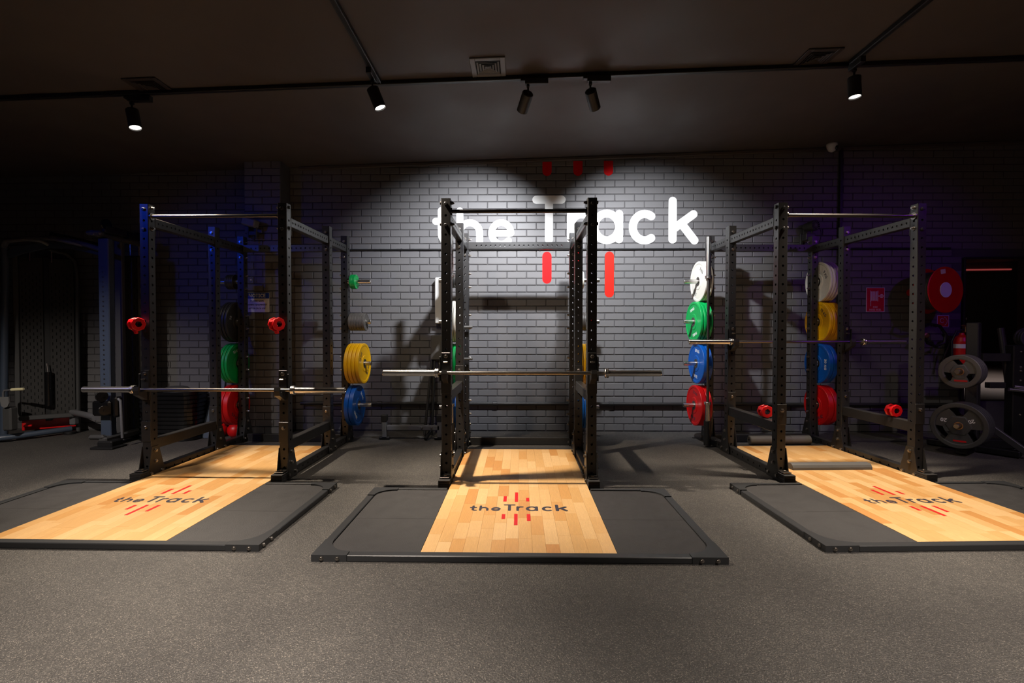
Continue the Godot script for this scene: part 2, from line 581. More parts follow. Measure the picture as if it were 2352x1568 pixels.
func lamps() -> void:
	# tracks
	var t1 := MB.new()
	var a := V(-7.4, ceil_y(-7.4) - 0.018, 4.07)
	var b := V(7.5, ceil_y(7.5) - 0.018, 4.07)
	var tilt := Basis(Vector3.BACK, atan(CEIL_B))
	t1.box((a + b) * 0.5, Vector3((b - a).length(), 0.034, 0.036), 0.003, tilt)
	single("lighting_track", t1, M.black, "long black lighting track crossing the ceiling parallel to the brick wall", "lighting track")
	for k in 2:
		var x: float = [-1.15, 2.67][k]
		var mb := MB.new()
		mb.box(V(x, ceil_y(x) - 0.02, 2.05), Vector3(0.036, 0.034, 3.95), 0.003)
		mb.box(V(x - 0.013, ceil_y(x) - 0.039, 2.05), Vector3(0.006, 0.005, 3.95), 0.001)
		mb.box(V(x + 0.013, ceil_y(x) - 0.039, 2.05), Vector3(0.006, 0.005, 3.95), 0.001)
		single("lighting_track", mb, M.black, ["black lighting track running towards the viewer from the can above the middle", "black lighting track running towards the viewer beside the dark square vent"][k], "lighting track")
	var can := MB.new()
	can.lathe(Vector3.ZERO, Vector3.FORWARD, [Vector2(-0.165, 0), Vector2(-0.165, 0.040), Vector2(-0.160, 0.047), Vector2(0, 0.047), Vector2(0, 0.043), Vector2(-0.012, 0.042)], 32)
	var can_mesh := can.done()
	var lens := MB.new()
	lens.lathe(Vector3.ZERO, Vector3.FORWARD, [Vector2(-0.011, 0.0425), Vector2(-0.004, 0.0)], 32)
	var lens_mesh := lens.done()
	M.lamp_glow = glow(Color(1, 0.97, 0.93), 3.0)
	for s in lamp_list:
		var x: float = s.x
		var d: float = s.d
		var y := ceil_y(x) - 0.036
		var head := V(x, y - 0.115, d)                      # where the can hangs (top of the can)
		var dir: Vector3 = (s.aim - head).normalized()
		var face := head + dir * 0.165
		var t := thing("track_spotlight", s.label, "spotlight", V(x, y, d), 0.0, "track spotlights")
		var bx := MB.new()
		if s.box > 0.5:
			bx.box(Vector3(0.07, -0.024, 0), Vector3(0.19, 0.048, 0.042), 0.003)
			bx.box(Vector3(-0.03, -0.012, 0), Vector3(0.06, 0.024, 0.036), 0.003)
		else:
			bx.box(Vector3(0, -0.024, 0.03), Vector3(0.042, 0.048, 0.15), 0.003)
		part("adapter", bx, M.black, t)
		var st := MB.new()
		st.cyl(Vector3(0, -0.04, 0), Vector3(0, -0.125, 0), 0.008, 12)
		st.lathe(Vector3(0, -0.062, 0), Vector3.RIGHT, [Vector2(-0.012, 0), Vector2(-0.012, 0.013), Vector2(0.012, 0.013), Vector2(0.012, 0)], 14)
		part("stem", st, M.black, t)
		var c := part("can", can_mesh, M.black, t)
		c.look_at_from_position(face, face + dir, Vector3.UP if absf(dir.y) < 0.95 else Vector3.RIGHT)
		c.position = face - t.position
		var g := part("lens", lens_mesh, M.lamp_glow, c)
		g.set_meta("label", "glowing white lens")
		spot(t, face + dir * 0.012, dir, s.deg, s.e, s.c)
		if s.has("spill"):
			spot(t, face + dir * 0.013, dir, 78.0, s.spill, s.c)
	# coloured wash lights hung behind the viewer
	wash("blue", V(-4.9, 0, 2.1), V(-3.7, 1.7, 4.6), Color(0.05, 0.28, 1.0), 1.5, 31.0, "blue wash lamp on the ceiling above the cable machine aisle")
	wash("violet", V(5.1, 0, 2.2), V(4.3, 1.5, 5.2), Color(0.6, 0.22, 1.0), 1.3, 34.0, "violet wash lamp on the ceiling above the plate tree aisle")


func wash(_c: String, at: Vector3, aim: Vector3, col: Color, e: float, deg: float, label: String) -> void:
	var y := ceil_y(at.x)
	var t := thing("wash_lamp", label, "lamp", Vector3(at.x, y, at.z))
	var mb := MB.new()
	mb.box(Vector3(0, -0.02, 0), Vector3(0.12, 0.04, 0.12), 0.004)
	mb.cyl(Vector3(0, -0.03, 0), Vector3(0, -0.12, 0), 0.012, 12)
	part("bracket", mb, M.black, t)
	var head := t.position + Vector3(0, -0.2, 0)
	var dir := (aim - head).normalized()
	var can := MB.new()
	can.lathe(Vector3.ZERO, Vector3.FORWARD, [Vector2(-0.1, 0), Vector2(-0.1, 0.07), Vector2(-0.09, 0.09), Vector2(0.06, 0.09), Vector2(0.06, 0.084), Vector2(0.03, 0.082)], 28)
	var c := part("housing", can, M.black, t)
	c.look_at_from_position(head, head + dir, Vector3.UP)
	c.position = head - t.position
	var l := MB.new()
	l.lathe(Vector3.ZERO, Vector3.FORWARD, [Vector2(0.031, 0.082), Vector2(0.036, 0.0)], 28)
	part("lens", l, glow(col, 2.0), c)
	spot(t, head + dir * 0.075, dir, deg, e, col, 0.08)


# ------------------------------------------------------------------ room shell
func room() -> void:
	var x0 := -7.5
	var x1 := 19.0
	var back := -7.0                 # behind the camera
	var mb := MB.new()
	mb.box(Vector3((x0 + x1) * 0.5, -0.1, 0.5 * (7.0 - 6.3)), Vector3(x1 - x0 + 0.4, 0.2, 13.6))
	struct("floor", mb, M.floor)
	mb = MB.new()
	var ca := Vector3(x0 - 0.2, ceil_y(x0 - 0.2), 0)
	var cb := Vector3(x1 + 0.2, ceil_y(x1 + 0.2), 0)
	var nrm := Vector3(-CEIL_B, 1, 0).normalized()
	mb.box((ca + cb) * 0.5 + nrm * 0.1 + Vector3(0, 0, 0.35), Vector3((cb - ca).length(), 0.2, 13.6), 0.0, Basis(Vector3.BACK, atan(CEIL_B)))
	struct("ceiling", mb, M.ceiling)
	mb = MB.new()
	mb.box(Vector3(x0 - 0.1, 1.9, 0.35), Vector3(0.2, 4.2, 13.6))
	struct("wall_left", mb, M.paint)
	mb = MB.new()
	mb.box(Vector3(x1 + 0.1, 2.0, 0.35), Vector3(0.2, 4.4, 13.6))
	struct("wall_right", mb, M.paint)
	mb = MB.new()
	mb.box(Vector3((x0 + x1) * 0.5, 2.0, -back + 0.1), Vector3(x1 - x0 + 0.4, 4.4, 0.2))
	struct("wall_front", mb, M.paint)
	# brick wall: mortar slab, then bricks proud of it
	var wall := Node3D.new()
	wall.name = "wall_back"
	add_child(wall)
	wall.set_meta("kind", "structure")
	mb = MB.new()
	mb.box(V((x0 + x1) * 0.5, 2.0, WALL + 0.009 + 0.1), Vector3(x1 - x0 + 0.4, 4.4, 0.2))
	part("mortar", mb, M.mortar, wall)
	var pw := 0.2394
	var ph := 0.0852
	var j := 0.0105
	var variants: Array[ArrayMesh] = []
	for k in 4:
		variants.append(brick(pw - j, ph - j, 0.014).done())
	var zone := []
	var rest := MB.new()
	var bmb := brick(pw - j, ph - j, 0.014)
	for r in range(0, 46):
		var y := 2.909 - 0.0852 * 34.0 + (r + 0.5) * ph       # a bed joint lies at 2.909
		var shift := -0.871 + (0.5 * pw if (r % 2) == 1 else 0.0)
		for k in range(-28, 34):
			var x := shift + (k + 0.5) * pw
			if x < x0 or x > 6.6 or y < 0.0 or y - ph * 0.5 > ceil_y(x):
				continue
			var c := V(x, y, WALL + 0.014)
			if x > 5.28 and y < 2.2:
				continue
			var lit := absf(x - 0.35) < 1.55 and y > 1.4 and y < 3.28
			if lit and zone.size() < 292:
				zone.append(c)
			else:
				var o := rest.v.size()
				for q in bmb.v.size():
					rest.v.append(bmb.v[q] + c)
				rest.n.append_array(bmb.n)
				for q in bmb.i:
					rest.i.append(q + o)
	var so := part("brickwork", rest, M.paint, wall)
	so.set_meta("kind", "stuff")
	for q in zone.size():
		inst("brick", variants[q % 4], M.paint, wall, Transform3D(Basis(), zone[q] + Vector3(0, 0, rng.randf_range(-0.0008, 0.0008))))
	# pilaster behind the first rack
	mb = MB.new()
	mb.box(V(-3.04, 1.65, 5.9), Vector3(0.436, 3.3, 0.24), 0.004)
	var pil := struct("trim_1", mb, M.mortar)
	var pm := MB.new()
	for r in 39:
		var y := 0.012 + (r + 0.5) * ph
		for k in (2 if r % 2 == 0 else 3):
			var w: float = 0.218 if r % 2 == 0 else (0.109 if k != 1 else 0.218)
			var x: float = -3.258 + 0.109 + 0.218 * k if r % 2 == 0 else [-3.2035, -3.04, -2.8765][k]
			var bb := brick(w - j, ph - j, 0.01)
			for q in bb.v.size():
				bb.v[q] += V(x, y, 5.78)
			var o := pm.v.size()
			pm.v.append_array(bb.v)
			pm.n.append_array(bb.n)
			for q in bb.i:
				pm.i.append(q + o)
	part("brickwork", pm, M.paint, pil).set_meta("kind", "stuff")
	# conduits and edge trims on the wall
	mb = MB.new()
	mb.cyl(V(-2.6, 2.238, WALL - 0.012), V(5.2, 2.238, WALL - 0.012), 0.011, 10)
	for k in 9:
		mb.box(V(-2.3 + 0.85 * k, 2.238, WALL - 0.008), Vector3(0.02, 0.03, 0.018), 0.003)
	single("conduit", mb, M.black, "thin dark conduit along the brick wall under the white lettering", "pipe")
	mb = MB.new()
	mb.cyl(V(-2.7, 0.35, WALL - 0.03), V(5.3, 0.35, WALL - 0.03), 0.021, 14)
	for k in 5:
		mb.cyl(V(-1.75 + 1.42 * k, 0.35, WALL - 0.03), V(-1.69 + 1.42 * k, 0.35, WALL - 0.03), 0.027, 14, 0.003)
	single("water_pipe", mb, M.steel, "black pipe with couplings running low along the brick wall", "pipe")
	mb = MB.new()
	mb.box(V(3.875, 1.72, WALL - 0.02), Vector3(0.035, 3.44, 0.04), 0.004)
	struct("trim_2", mb, M.black)
	mb = MB.new()
	var ta := Vector3(-2.7, ceil_y(-2.7) - 0.022, 0)
	var tb := Vector3(6.6, ceil_y(6.6) - 0.022, 0)
	mb.box((ta + tb) * 0.5 + V(0, 0, WALL - 0.02), Vector3((tb - ta).length(), 0.04, 0.04), 0.006, Basis(Vector3.BACK, atan(CEIL_B)))
	struct("trim_3", mb, M.ceiling)
	# ceiling vents
	vent(V(-0.248, 0, 3.91), M.vent, "light grey square ceiling vent with nested louvres above the middle rack")
	vent(V(-3.02, 0, 4.0), M.vent_dark, "dark square ceiling vent beside the spotlight by the cable machine")
	vent(V(2.36, 0, 3.97), M.vent_dark, "dark square ceiling vent between two lighting tracks, plate tree side")


func brick(w: float, h: float, t: float) -> MB:
	# front face and chamfers only matter; back is in the mortar. Centre of the front face plane is t in front of the origin
	var mb := MB.new()
	var b := 0.003
	var f := Vector3(w * 0.5, h * 0.5, 0)
	var z := t
	var p := [Vector3(-f.x + b, -f.y + b, z), Vector3(f.x - b, -f.y + b, z), Vector3(f.x - b, f.y - b, z), Vector3(-f.x + b, f.y - b, z)]
	var q := [Vector3(-f.x, -f.y, z - b), Vector3(f.x, -f.y, z - b), Vector3(f.x, f.y, z - b), Vector3(-f.x, f.y, z - b)]
	mb.quad(p[0], p[1], p[2], p[3], Vector3(0, 0, 1))
	var ns := [Vector3(0, -1, 0), Vector3(1, 0, 0), Vector3(0, 1, 0), Vector3(-1, 0, 0)]
	for k in 4:
		var k2 := (k + 1) % 4
		mb.quad(p[k], p[k2], q[k2], q[k], (ns[k] + Vector3(0, 0, 1)).normalized())
		mb.quad(q[k], q[k2], Vector3(q[k2].x, q[k2].y, 0), Vector3(q[k].x, q[k].y, 0), ns[k])
	return mb


func vent(at: Vector3, m: Material, label: String) -> void:
	var t := thing("ceiling_vent", label, "vent", Vector3(at.x, ceil_y(at.x), at.z), 0.0, "ceiling vents")
	t.rotation.z = atan(CEIL_B)
	var mb := MB.new()
	var o := 0.137
	for s in [-1.0, 1.0]:
		mb.box(Vector3(s * (o - 0.02), -0.006, 0), Vector3(0.04, 0.012, 2.0 * o), 0.003)
		mb.box(Vector3(0, -0.006, s * (o - 0.02)), Vector3(2.0 * o - 0.08, 0.012, 0.04), 0.003)
	part("frame", mb, m, t)
	mb = MB.new()
	mb.box(Vector3(0, -0.002, 0), Vector3(0.19, 0.003, 0.19))
	part("backing", mb, M.slot, t)
	for k in 4:
		var r := 0.086 - 0.021 * k
		var l := MB.new()
		for q in 4:
			var bs := Basis(Vector3.UP, q * PI / 2)
			l.quad(bs * Vector3(-r, -0.012, r), bs * Vector3(r, -0.012, r), bs * Vector3(r - 0.012, -0.004, r - 0.012), bs * Vector3(-r + 0.012, -0.004, r - 0.012), bs * Vector3(0, -0.8, -0.6))
			l.box(bs * Vector3(0, -0.012, r), Vector3(2.0 * r, 0.003, 0.003), 0.0, bs)
		part("louvre", l, m, t)
	mb = MB.new()
	mb.box(Vector3(0, -0.008, 0), Vector3(0.02, 0.006, 0.02), 0.002)
	part("centre_knob", mb, m, t)


# ------------------------------------------------------------------ lettering on the wall (strokes in photo-like units, origin at the left of the baseline)
func arc(cx: float, cy: float, rx: float, ry: float, a0: float, a1: float, k := 24) -> Array:
	var o := []
	for j in k + 1:
		var t := deg_to_rad(lerpf(a0, a1, float(j) / k))
		o.append(Vector2(cx + rx * cos(t), cy + ry * sin(t)))
	return o


# letter -> [half stroke width, [strokes]]; units: wall pixels, y up from the baseline, x from the left of the letter
func glyph(ch: String) -> Array:
	match ch:
		"t": return [8.0, [[Vector2(8, 51.5), Vector2(37, 51.5)], [Vector2(21, 76)] + arc(36, 21, 15, 15, 180, 285, 10)]]
		"h": return [8.0, [[Vector2(8, 79), Vector2(8, 8)], [Vector2(8, 28)] + arc(31, 28, 23, 24, 180, 0, 18) + [Vector2(54, 8)]]]
		"e": return [7.5, [[Vector2(9, 27.5), Vector2(51, 27.5)], arc(30.5, 28, 22.5, 24.5, 0, 318, 34)]]
		"T": return [9.3, [[Vector2(9.3, 100), Vector2(67.7, 100)], [Vector2(38.5, 100), Vector2(38.5, 9)]]]
		"r": return [9.3, [[Vector2(9.3, 67), Vector2(9.3, 9)], [Vector2(9.3, 40)] + arc(33, 40, 23.7, 26.5, 180, 82, 10) + [Vector2(42, 66.5)]]]
		"a": return [9.0, [arc(38.5, 37.5, 28, 30.5, 0, 360, 36), [Vector2(67, 67), Vector2(67, 9)]]]
		"c": return [9.3, [arc(36, 37, 27, 30, 56, 304, 28)]]
		"k": return [9.5, [[Vector2(9.5, 97), Vector2(9.5, 9.5)], [Vector2(11, 33), Vector2(57, 66.5)], [Vector2(33, 41), Vector2(59.5, 7)]]]
	return []


func letter_mesh(ch: String, sx: float, sy: float, o: Vector3, ex: Vector3, ey: Vector3, ez: Vector3, depth: float) -> MB:
	# strokes merged to outlines, holes bridged by splitting: each stroke is a ribbon of short pieces
	var g := glyph(ch)
	var mb := MB.new()
	var hw: float = g[0]
	var lift := 0.0
	for st in g[1]:
		ribbon(mb, st, hw, sx, sy, o + ez * lift, ex, ey, ez, depth)
		lift += 0.0003
	return mb


func ribbon(mb: MB, st: Array, hw: float, sx: float, sy: float, o: Vector3, ex: Vector3, ey: Vector3, ez: Vector3, depth: float) -> void:
	var m := st.size()
	var L: Array[Vector2] = []
	var R: Array[Vector2] = []
	var closed: bool = (st[0] as Vector2).distance_to(st[m - 1]) < 0.01
	for k in m:
		var d0: Vector2 = (st[k] - st[k - 1]).normalized() if k > 0 else ((st[m - 1] - st[m - 2]).normalized() if closed else (st[1] - st[0]).normalized())
		var d1: Vector2 = (st[k + 1] - st[k]).normalized() if k < m - 1 else ((st[1] - st[0]).normalized() if closed else d0)
		var t := (d0 + d1).normalized()
		var w := hw / maxf(0.5, t.dot(d1))
		var nn := Vector2(-t.y, t.x)
		L.append(st[k] + nn * w)
		R.append(st[k] - nn * w)
	var P := func(p: Vector2) -> Vector3: return o + ex * p.x * sx + ey * p.y * sy
	for k in m - 1:
		var a: Vector3 = P.call(L[k])
		var b: Vector3 = P.call(L[k + 1])
		var c: Vector3 = P.call(R[k + 1])
		var d: Vector3 = P.call(R[k])
		var z := ez * depth
		mb.quad(a + z, b + z, c + z, d + z, ez)
		mb.quad(a, b, b + z, a + z, (a - d).normalized())
		mb.quad(d, c, c + z, d + z, (d - a).normalized())
	if not closed:
		for e in 2:
			var c: Vector2 = st[0] if e == 0 else st[m - 1]
			var t: Vector2 = (st[0] - st[1]).normalized() if e == 0 else (st[m - 1] - st[m - 2]).normalized()
			var prev := Vector2()
			for q in 13:
				var an := -PI / 2 + PI * q / 12.0
				var p := c + (t * cos(an) + Vector2(-t.y, t.x) * sin(an)) * hw
				if q > 0:
					var z := ez * depth
					mb.tri(P.call(c) + z, P.call(prev) + z, P.call(p) + z, ez)
					mb.quad(P.call(prev), P.call(p), P.call(p) + z, P.call(prev) + z, (P.call(p) + P.call(prev) - 2.0 * P.call(c)).normalized())
				prev = p


func px_wall(x: float, y: float) -> Vector3:
	return V(0.281 + (x - 1246.0) * 0.0053, 3.314 - (y - 370.0) * 0.005325, WALL + 0.0004)


func wall_logo() -> void:
	var t := thing("wall_lettering", "large white rounded lettering with short red bars painted on the dark brick wall", "wall lettering")
	var ez := Vector3(0, 0, 1)
	var list := [["t", 991, 558], ["h", 1047, 562], ["e", 1120.5, 562.5], ["T", 1222.5, 558], ["r", 1302.5, 558], ["a", 1355.5, 558], ["c", 1445, 558.5], ["k", 1535.5, 559]]
	for l in list:
		part("letter", letter_mesh(l[0], 0.0053, 0.005325, px_wall(l[1], l[2]), Vector3.RIGHT, Vector3.UP, ez, 0.0012), M.letter, t)
	for b in [[1256.5, 370, 404, 0], [1327.5, 370, 404, 0], [1397.5, 370, 404, 0], [1256.5, 577, 650, 1], [1400.5, 577, 682, 2], [1327.5, 577, 610, 1]]:
		var mb := MB.new()
		var top := px_wall(b[0], b[1])
		var bot := px_wall(b[0], b[2])
		var r := 0.0562
		var h := top.y - bot.y
		var poly := []
		for q in 17:
			var an := PI + PI * q / 16.0
			poly.append(Vector2(r * cos(an), r + r * sin(an)))
		if b[3] == 0:
			poly.append(Vector2(r, h)); poly.append(Vector2(-r, h))
		else:
			for q in 17:
				var an := PI * q / 16.0
				poly.append(Vector2(r * cos(an), h - r + r * sin(an)))
		mb.prism(poly, bot, Vector3.RIGHT, Vector3.UP, ez, 0.0012)
		part("bar", mb, M.letter_orange if b[3] == 2 else M.letter_red, t).set_meta("label", "orange-red bar" if b[3] == 2 else "red bar")


# ------------------------------------------------------------------ platforms (local frame of the rack: x across, -z into the room)
func platform(k: int) -> void:
	var t := thing("lifting_platform", ["wood and black rubber lifting platform under the rack by the cable machine", "wood and black rubber lifting platform under the middle rack, facing the viewer", "wood and black rubber lifting platform under the rack by the plate tree"][k], "lifting platform", RACK_AT[k], RACK_TURN[k], "lifting platforms")
	var pf := -1.34
	var pr := -0.198
	var pw := 1.108
	var h := 0.036
	var e := 0.05
	# rim
	var mb := MB.new()
	mb.box(V(0, h * 0.5, pf + e * 0.5), Vector3(2.0 * (pw - 0.19), h, e), 0.004)
	part("front_rail", mb, M.frame, t)
	for s in [-1.0, 1.0]:
		mb = MB.new()
		mb.box(V(s * (pw - e * 0.5), h * 0.5, (pf + pr) * 0.5), Vector3(e, h, pr - pf - 0.36), 0.004)
		part("side_rail", mb, M.frame, t)
		mb = MB.new()
		mb.box(V(s * (pw - 0.19 + 0.545) * 0.5, h * 0.5, pr - e * 0.3), Vector3(pw - 0.19 - 0.545, h, e * 0.6), 0.003)
		part("rear_rail", mb, M.frame, t)
		# corner plates with a concave inner edge
		for f in [0, 1]:
			var w := 0.19
			var l := 0.2 if f == 0 else 0.17
			var poly := [Vector2(0, 0), Vector2(w, 0), Vector2(w, e)]
			for q in 9:
				var an := -PI / 2 - (PI / 2) * q / 8.0
				poly.append(Vector2(w + (w - e) * cos(an) * 1.0, l + (l - e) * sin(an)))
			poly.append(Vector2(e, l)); poly.append(Vector2(0, l))
			var o := V(s * pw, 0, pf if f == 0 else pr)
			mb = MB.new()
			mb.prism(poly, o, Vector3(-s, 0, 0), Vector3(0, 0, -1 if f == 0 else 1), Vector3.UP, h + 0.002)
			part("corner_plate", mb, M.frame, t)
			for q in 2:
				mb = MB.new()
				dome(mb, V(s * pw, h * 0.52, (pf + 0.05 + 0.085 * q) if f == 0 else (pr - 0.05 - 0.085 * q)), Vector3(s, 0, 0), 0.0105)
				part("bolt", mb, M.bolt, t)
				if f == 0:
					mb = MB.new()
					dome(mb, V(s * (pw - 0.055 - 0.085 * q), h * 0.52, pf), Vector3(0, 0, 1), 0.0105)
					part("bolt", mb, M.bolt, t)
		# rubber tiles, two on each side, rounded at the outer corners
		for f in [0, 1]:
			var mid := -0.80
			var x0 := 0.537
			var x1 := pw - e - 0.004
			var y0: float = pf + e + 0.004 if f == 0 else mid + 0.001
			var y1: float = mid - 0.001 if f == 0 else pr - e * 0.6 - 0.004
			var r := 0.13
			var poly := []
			if f == 0:
				poly = [Vector2(x0, y0)] + arc(x1 - r, y0 + r, r, r, -90, 0, 8) + [Vector2(x1, y1), Vector2(x0, y1)]
			else:
				poly = [Vector2(x0, y0), Vector2(x1, y0)] + arc(x1 - r, y1 - r, r, r, 0, 90, 8) + [Vector2(x0, y1)]
			mb = MB.new()
			mb.prism(poly, Vector3.ZERO, Vector3(s, 0, 0), Vector3(0, 0, -1), Vector3.UP, 0.028)
			part("rubber_tile", mb, M.rubber, t)
	mb = MB.new()
	mb.box(V(0, 0.009, (pf + e + 1.078) * 0.5), Vector3(1.068, 0.018, 1.078 - pf - e))
	var deck := part("wood_deck", mb, M.wood[2], t)
	# butcher-block staves
	var cols := 14
	var cw := 1.068 / cols
	for c in cols:
		var z := pf + e + 0.002
		var lead := true
		while z < 1.074:
			var l := rng.randf_range(0.22, 0.38)
			if lead:
				l *= rng.randf_range(0.4, 1.0)
				lead = false
			if z + l > 1.0:
				l = 1.076 - z
			mb = MB.new()
			mb.box(V(-0.534 + (c + 0.5) * cw, 0.0235, z + l * 0.5), Vector3(cw - 0.0006, 0.0115 + rng.randf_range(-0.0002, 0.0002), l - 0.0006), 0.0004)
			part("stave", mb, M.wood[[0, 1, 2, 3, 5, 0, 1, 5, 4, 3][rng.randi() % 10]], deck)
			z += l
	mb = MB.new()
	mb.box(V(0, 0.012, 1.135), Vector3(1.07, 0.024, 0.11), 0.003)
	part("rear_mat", mb, M.rubber, t)
	# floor lettering
	var xs := {"t": [-0.333, 44.0], "h": [-0.268, 62.0], "e": [-0.187, 61.0], "T": [-0.1045, 77.0], "r": [-0.0165, 52.0], "a": [0.046, 76.0], "c": [0.157, 66.0], "k": [0.249, 69.0]}
	var wid := {"t": 0.048, "h": 0.064, "e": 0.066, "T": 0.083, "r": 0.051, "a": 0.085, "c": 0.073, "k": 0.082}
	for ch in xs:
		var sx: float = wid[ch] / xs[ch][1]
		part("letter", letter_mesh(ch, sx, 0.00112, V(xs[ch][0], 0.0294, -0.657), Vector3.RIGHT, Vector3(0, 0, -1), Vector3.UP, 0.0004), M.ink_dark, t)
	for b in [[-0.098, -0.479, -0.365], [-0.0165, -0.483, -0.28], [0.0635, -0.473, -0.399], [-0.099, -0.717, -0.80], [-0.0185, -0.711, -0.90], [0.064, -0.714, -0.83]]:
		mb = MB.new()
		mb.box(V(b[0], 0.0296, (b[1] + b[2]) * 0.5), Vector3(0.023, 0.0008, absf(b[1] - b[2])), 0.0)
		part("red_bar", mb, M.ink_red, t)


func dome(mb: MB, at: Vector3, dir: Vector3, r: float) -> void:
	mb.lathe(at, dir, [Vector2(0, r * 1.15), Vector2(r * 0.25, r * 1.15), Vector2(r * 0.3, r), Vector2(r * 0.8, r * 0.75), Vector2(r * 1.0, r * 0.3), Vector2(r * 1.02, 0)], 14)


# ------------------------------------------------------------------ racks
var shared := {}


func holes(a: float, pitch: float, b: float) -> Array:
	var o := []
	var y := a
	while y < b:
		o.append(y)
		y += pitch
	return o


func rack(k: int) -> void:
	var label: String = ["black power rack beside the cable machine, with two red clips hung on it", "black power rack in the middle, standing in front of the white wall lettering", "black power rack beside the plate tree, with its barbell hooked deep inside"][k]
	var t := thing("power_rack", label, "power rack", RACK_AT[k], RACK_TURN[k], "power racks")
	var X := Vector3.RIGHT
	var Y := Vector3.UP
	var Z := Vector3(0, 0, -1)
	if not shared.has("upright"):
		var hy := holes(0.2, 0.0763, 2.23)
		var yy := []
		for h in 28:
			yy.append(2.157 - 0.0763 * (27 - h) - 0.076)
		var m := MB.new()
		m.tube(Vector3.ZERO, Y, X, Z, TOP - 0.076, U, U, yy, yy, 0.0098)
		shared.upright = m.done()
		m = MB.new()      # front part of a top side beam
		var hz := []
		for h in 15:
			hz.append(0.4025 + (h - 7) * 0.0508)
		m.tube(Vector3.ZERO, Z, X, Y, 0.8048, 0.058, 0.078, hz, [], 0.0085)
		shared.beam_front = m.done()
		hz = []
		for h in 7:
			hz.append(0.2119 + (h - 3) * 0.0508)
		m = MB.new()
		m.tube(Vector3.ZERO, Z, X, Y, 0.4238, 0.058, 0.078, hz, [], 0.0085)
		shared.beam_rear = m.done()
		hz = []
		for h in 19:
			hz.append(0.546 + (h - 9) * 0.0508)
		m = MB.new()
		m.tube(Vector3.ZERO, X, Z, Y, 1.092, 0.058, 0.078, hz, [], 0.0085)
		shared.cross = m.done()
		hz = []
		for h in 13:
			hz.append(0.19 + h * 0.102)
		m = MB.new()
		m.tube(Vector3.ZERO, Z, X, Y, 1.475, 0.06, 0.074, hz, [], 0.0095)
		shared.base = m.done()
		m = MB.new()
		m.lathe(Vector3.ZERO, Vector3.BACK, [Vector2(0, 0.0175), Vector2(0.003, 0.0175), Vector2(0.003, 0.0135), Vector2(0.012, 0.0135), Vector2(0.014, 0.011), Vector2(0.014, 0)], 6)
		shared.bolt = m.done()
		m = MB.new()
		m.lathe(Vector3.ZERO, Vector3.BACK, [Vector2(0, 0.0175), Vector2(0.003, 0.0175), Vector2(0.003, 0.0135), Vector2(0.016, 0.0135), Vector2(0.016, 0.009), Vector2(0.026, 0.008), Vector2(0.026, 0)], 6)
		shared.nut = m.done()
		m = MB.new()
		m.prism([Vector2(-0.038, 0.262), Vector2(0.038, 0.262), Vector2(0.105, 0.05), Vector2(0.105, 0.004), Vector2(-0.085, 0.004), Vector2(-0.085, 0.03)], Vector3.ZERO, Z, Y, X, 0.006)
		shared.gusset = m.done()
		m = MB.new()
		for q in 5:
			m.box(V(0, 0.006 + 0.0145 * q, 0), Vector3(0.092, 0.0135, 0.115), 0.002)
		shared.foot = m.done()
		m = MB.new()
		m.box(V(0, 0.003, 0), Vector3(0.072, 0.006, 0.085), 0.0015)
		m.lathe(Vector3(0, 0.006, 0), Y, [Vector2(0, 0.013), Vector2(0.008, 0.013), Vector2(0.01, 0.01), Vector2(0.01, 0)], 6)
		shared.flange = m.done()
		m = MB.new()
		m.box(Vector3.ZERO, Vector3(0.078, 0.2, 0.007), 0.002)
		shared.bracket = m.done()
	var face_l := Basis(Y, -PI / 2)     # turns +z to -x
	var face_r := Basis(Y, PI / 2)      # turns +z to +x
	for s in [-1.0, 1.0]:
		var b := part("base_rail", shared.base, M.steel, t)
		b.position = V(s * HW, 0.0385, -0.015)
		inst("foot_block", shared.foot, M.foot, t, Transform3D(Basis(), V(s * HW, 0.0, -0.0745)))
		inst("foot_flange", shared.flange, M.bolt, t, Transform3D(Basis(), V(s * HW, 0.0775, -0.052)))
		inst("top_beam", shared.beam_front, M.steel, t, Transform3D(Basis(), V(s * HW, 2.155, 0.0766)))
		inst("top_beam", shared.beam_rear, M.steel, t, Transform3D(Basis(), V(s * HW, 2.155, 0.9574)))
		for d in [0.038, D2, D3]:
			var up := inst("upright", shared.upright, M.upright, t, Transform3D(Basis(), V(s * HW, 0.076, d)))
			for g in [-1.0, 1.0]:
				inst("gusset", shared.gusset, M.steel, up, Transform3D(Basis(), Vector3(g * 0.0385 - (0.006 if g < 0 else 0.0), -0.076, 0)))
				var fx: Basis = face_l if g < 0 else face_r
				for q in [Vector2(0.0, 0.225), Vector2(0.0, 0.135), Vector2(-0.055, 0.04), Vector2(0.07, 0.04)]:
					inst("bolt", shared.bolt, M.bolt, up, Transform3D(fx, Vector3(g * 0.0447, q.y - 0.076, -q.x)))
			# bolts at the head: on the front face and on the inner and outer faces
			for y in ([2.25, 2.08] if d < 0.1 else [2.232, 2.06]):
				inst("bolt", shared.bolt, M.bolt if d > 0.1 else M.steel, up, Transform3D(Basis(), Vector3(0, y - 0.076, 0.0383)))
				if d < 0.1:
					inst("bolt", shared.nut, M.bolt if k != 1 else M.steel, up, Transform3D(face_r if s < 0 else face_l, Vector3(-s * 0.0383, y + 0.015 - 0.076, 0)))
					inst("bolt", shared.bolt, M.steel, up, Transform3D(face_l if s < 0 else face_r, Vector3(s * 0.0383, y + 0.015 - 0.076, 0)))
				elif d > 1.2:
					inst("bolt", shared.nut, M.bolt, up, Transform3D(face_r if s < 0 else face_l, Vector3(-s * 0.0383, y - 0.076, 0)))
		var br := inst("bracket", shared.bracket, M.steel, t, Transform3D(face_r, V(s * HW, 2.14, 0.080)))
		br.basis = Basis()
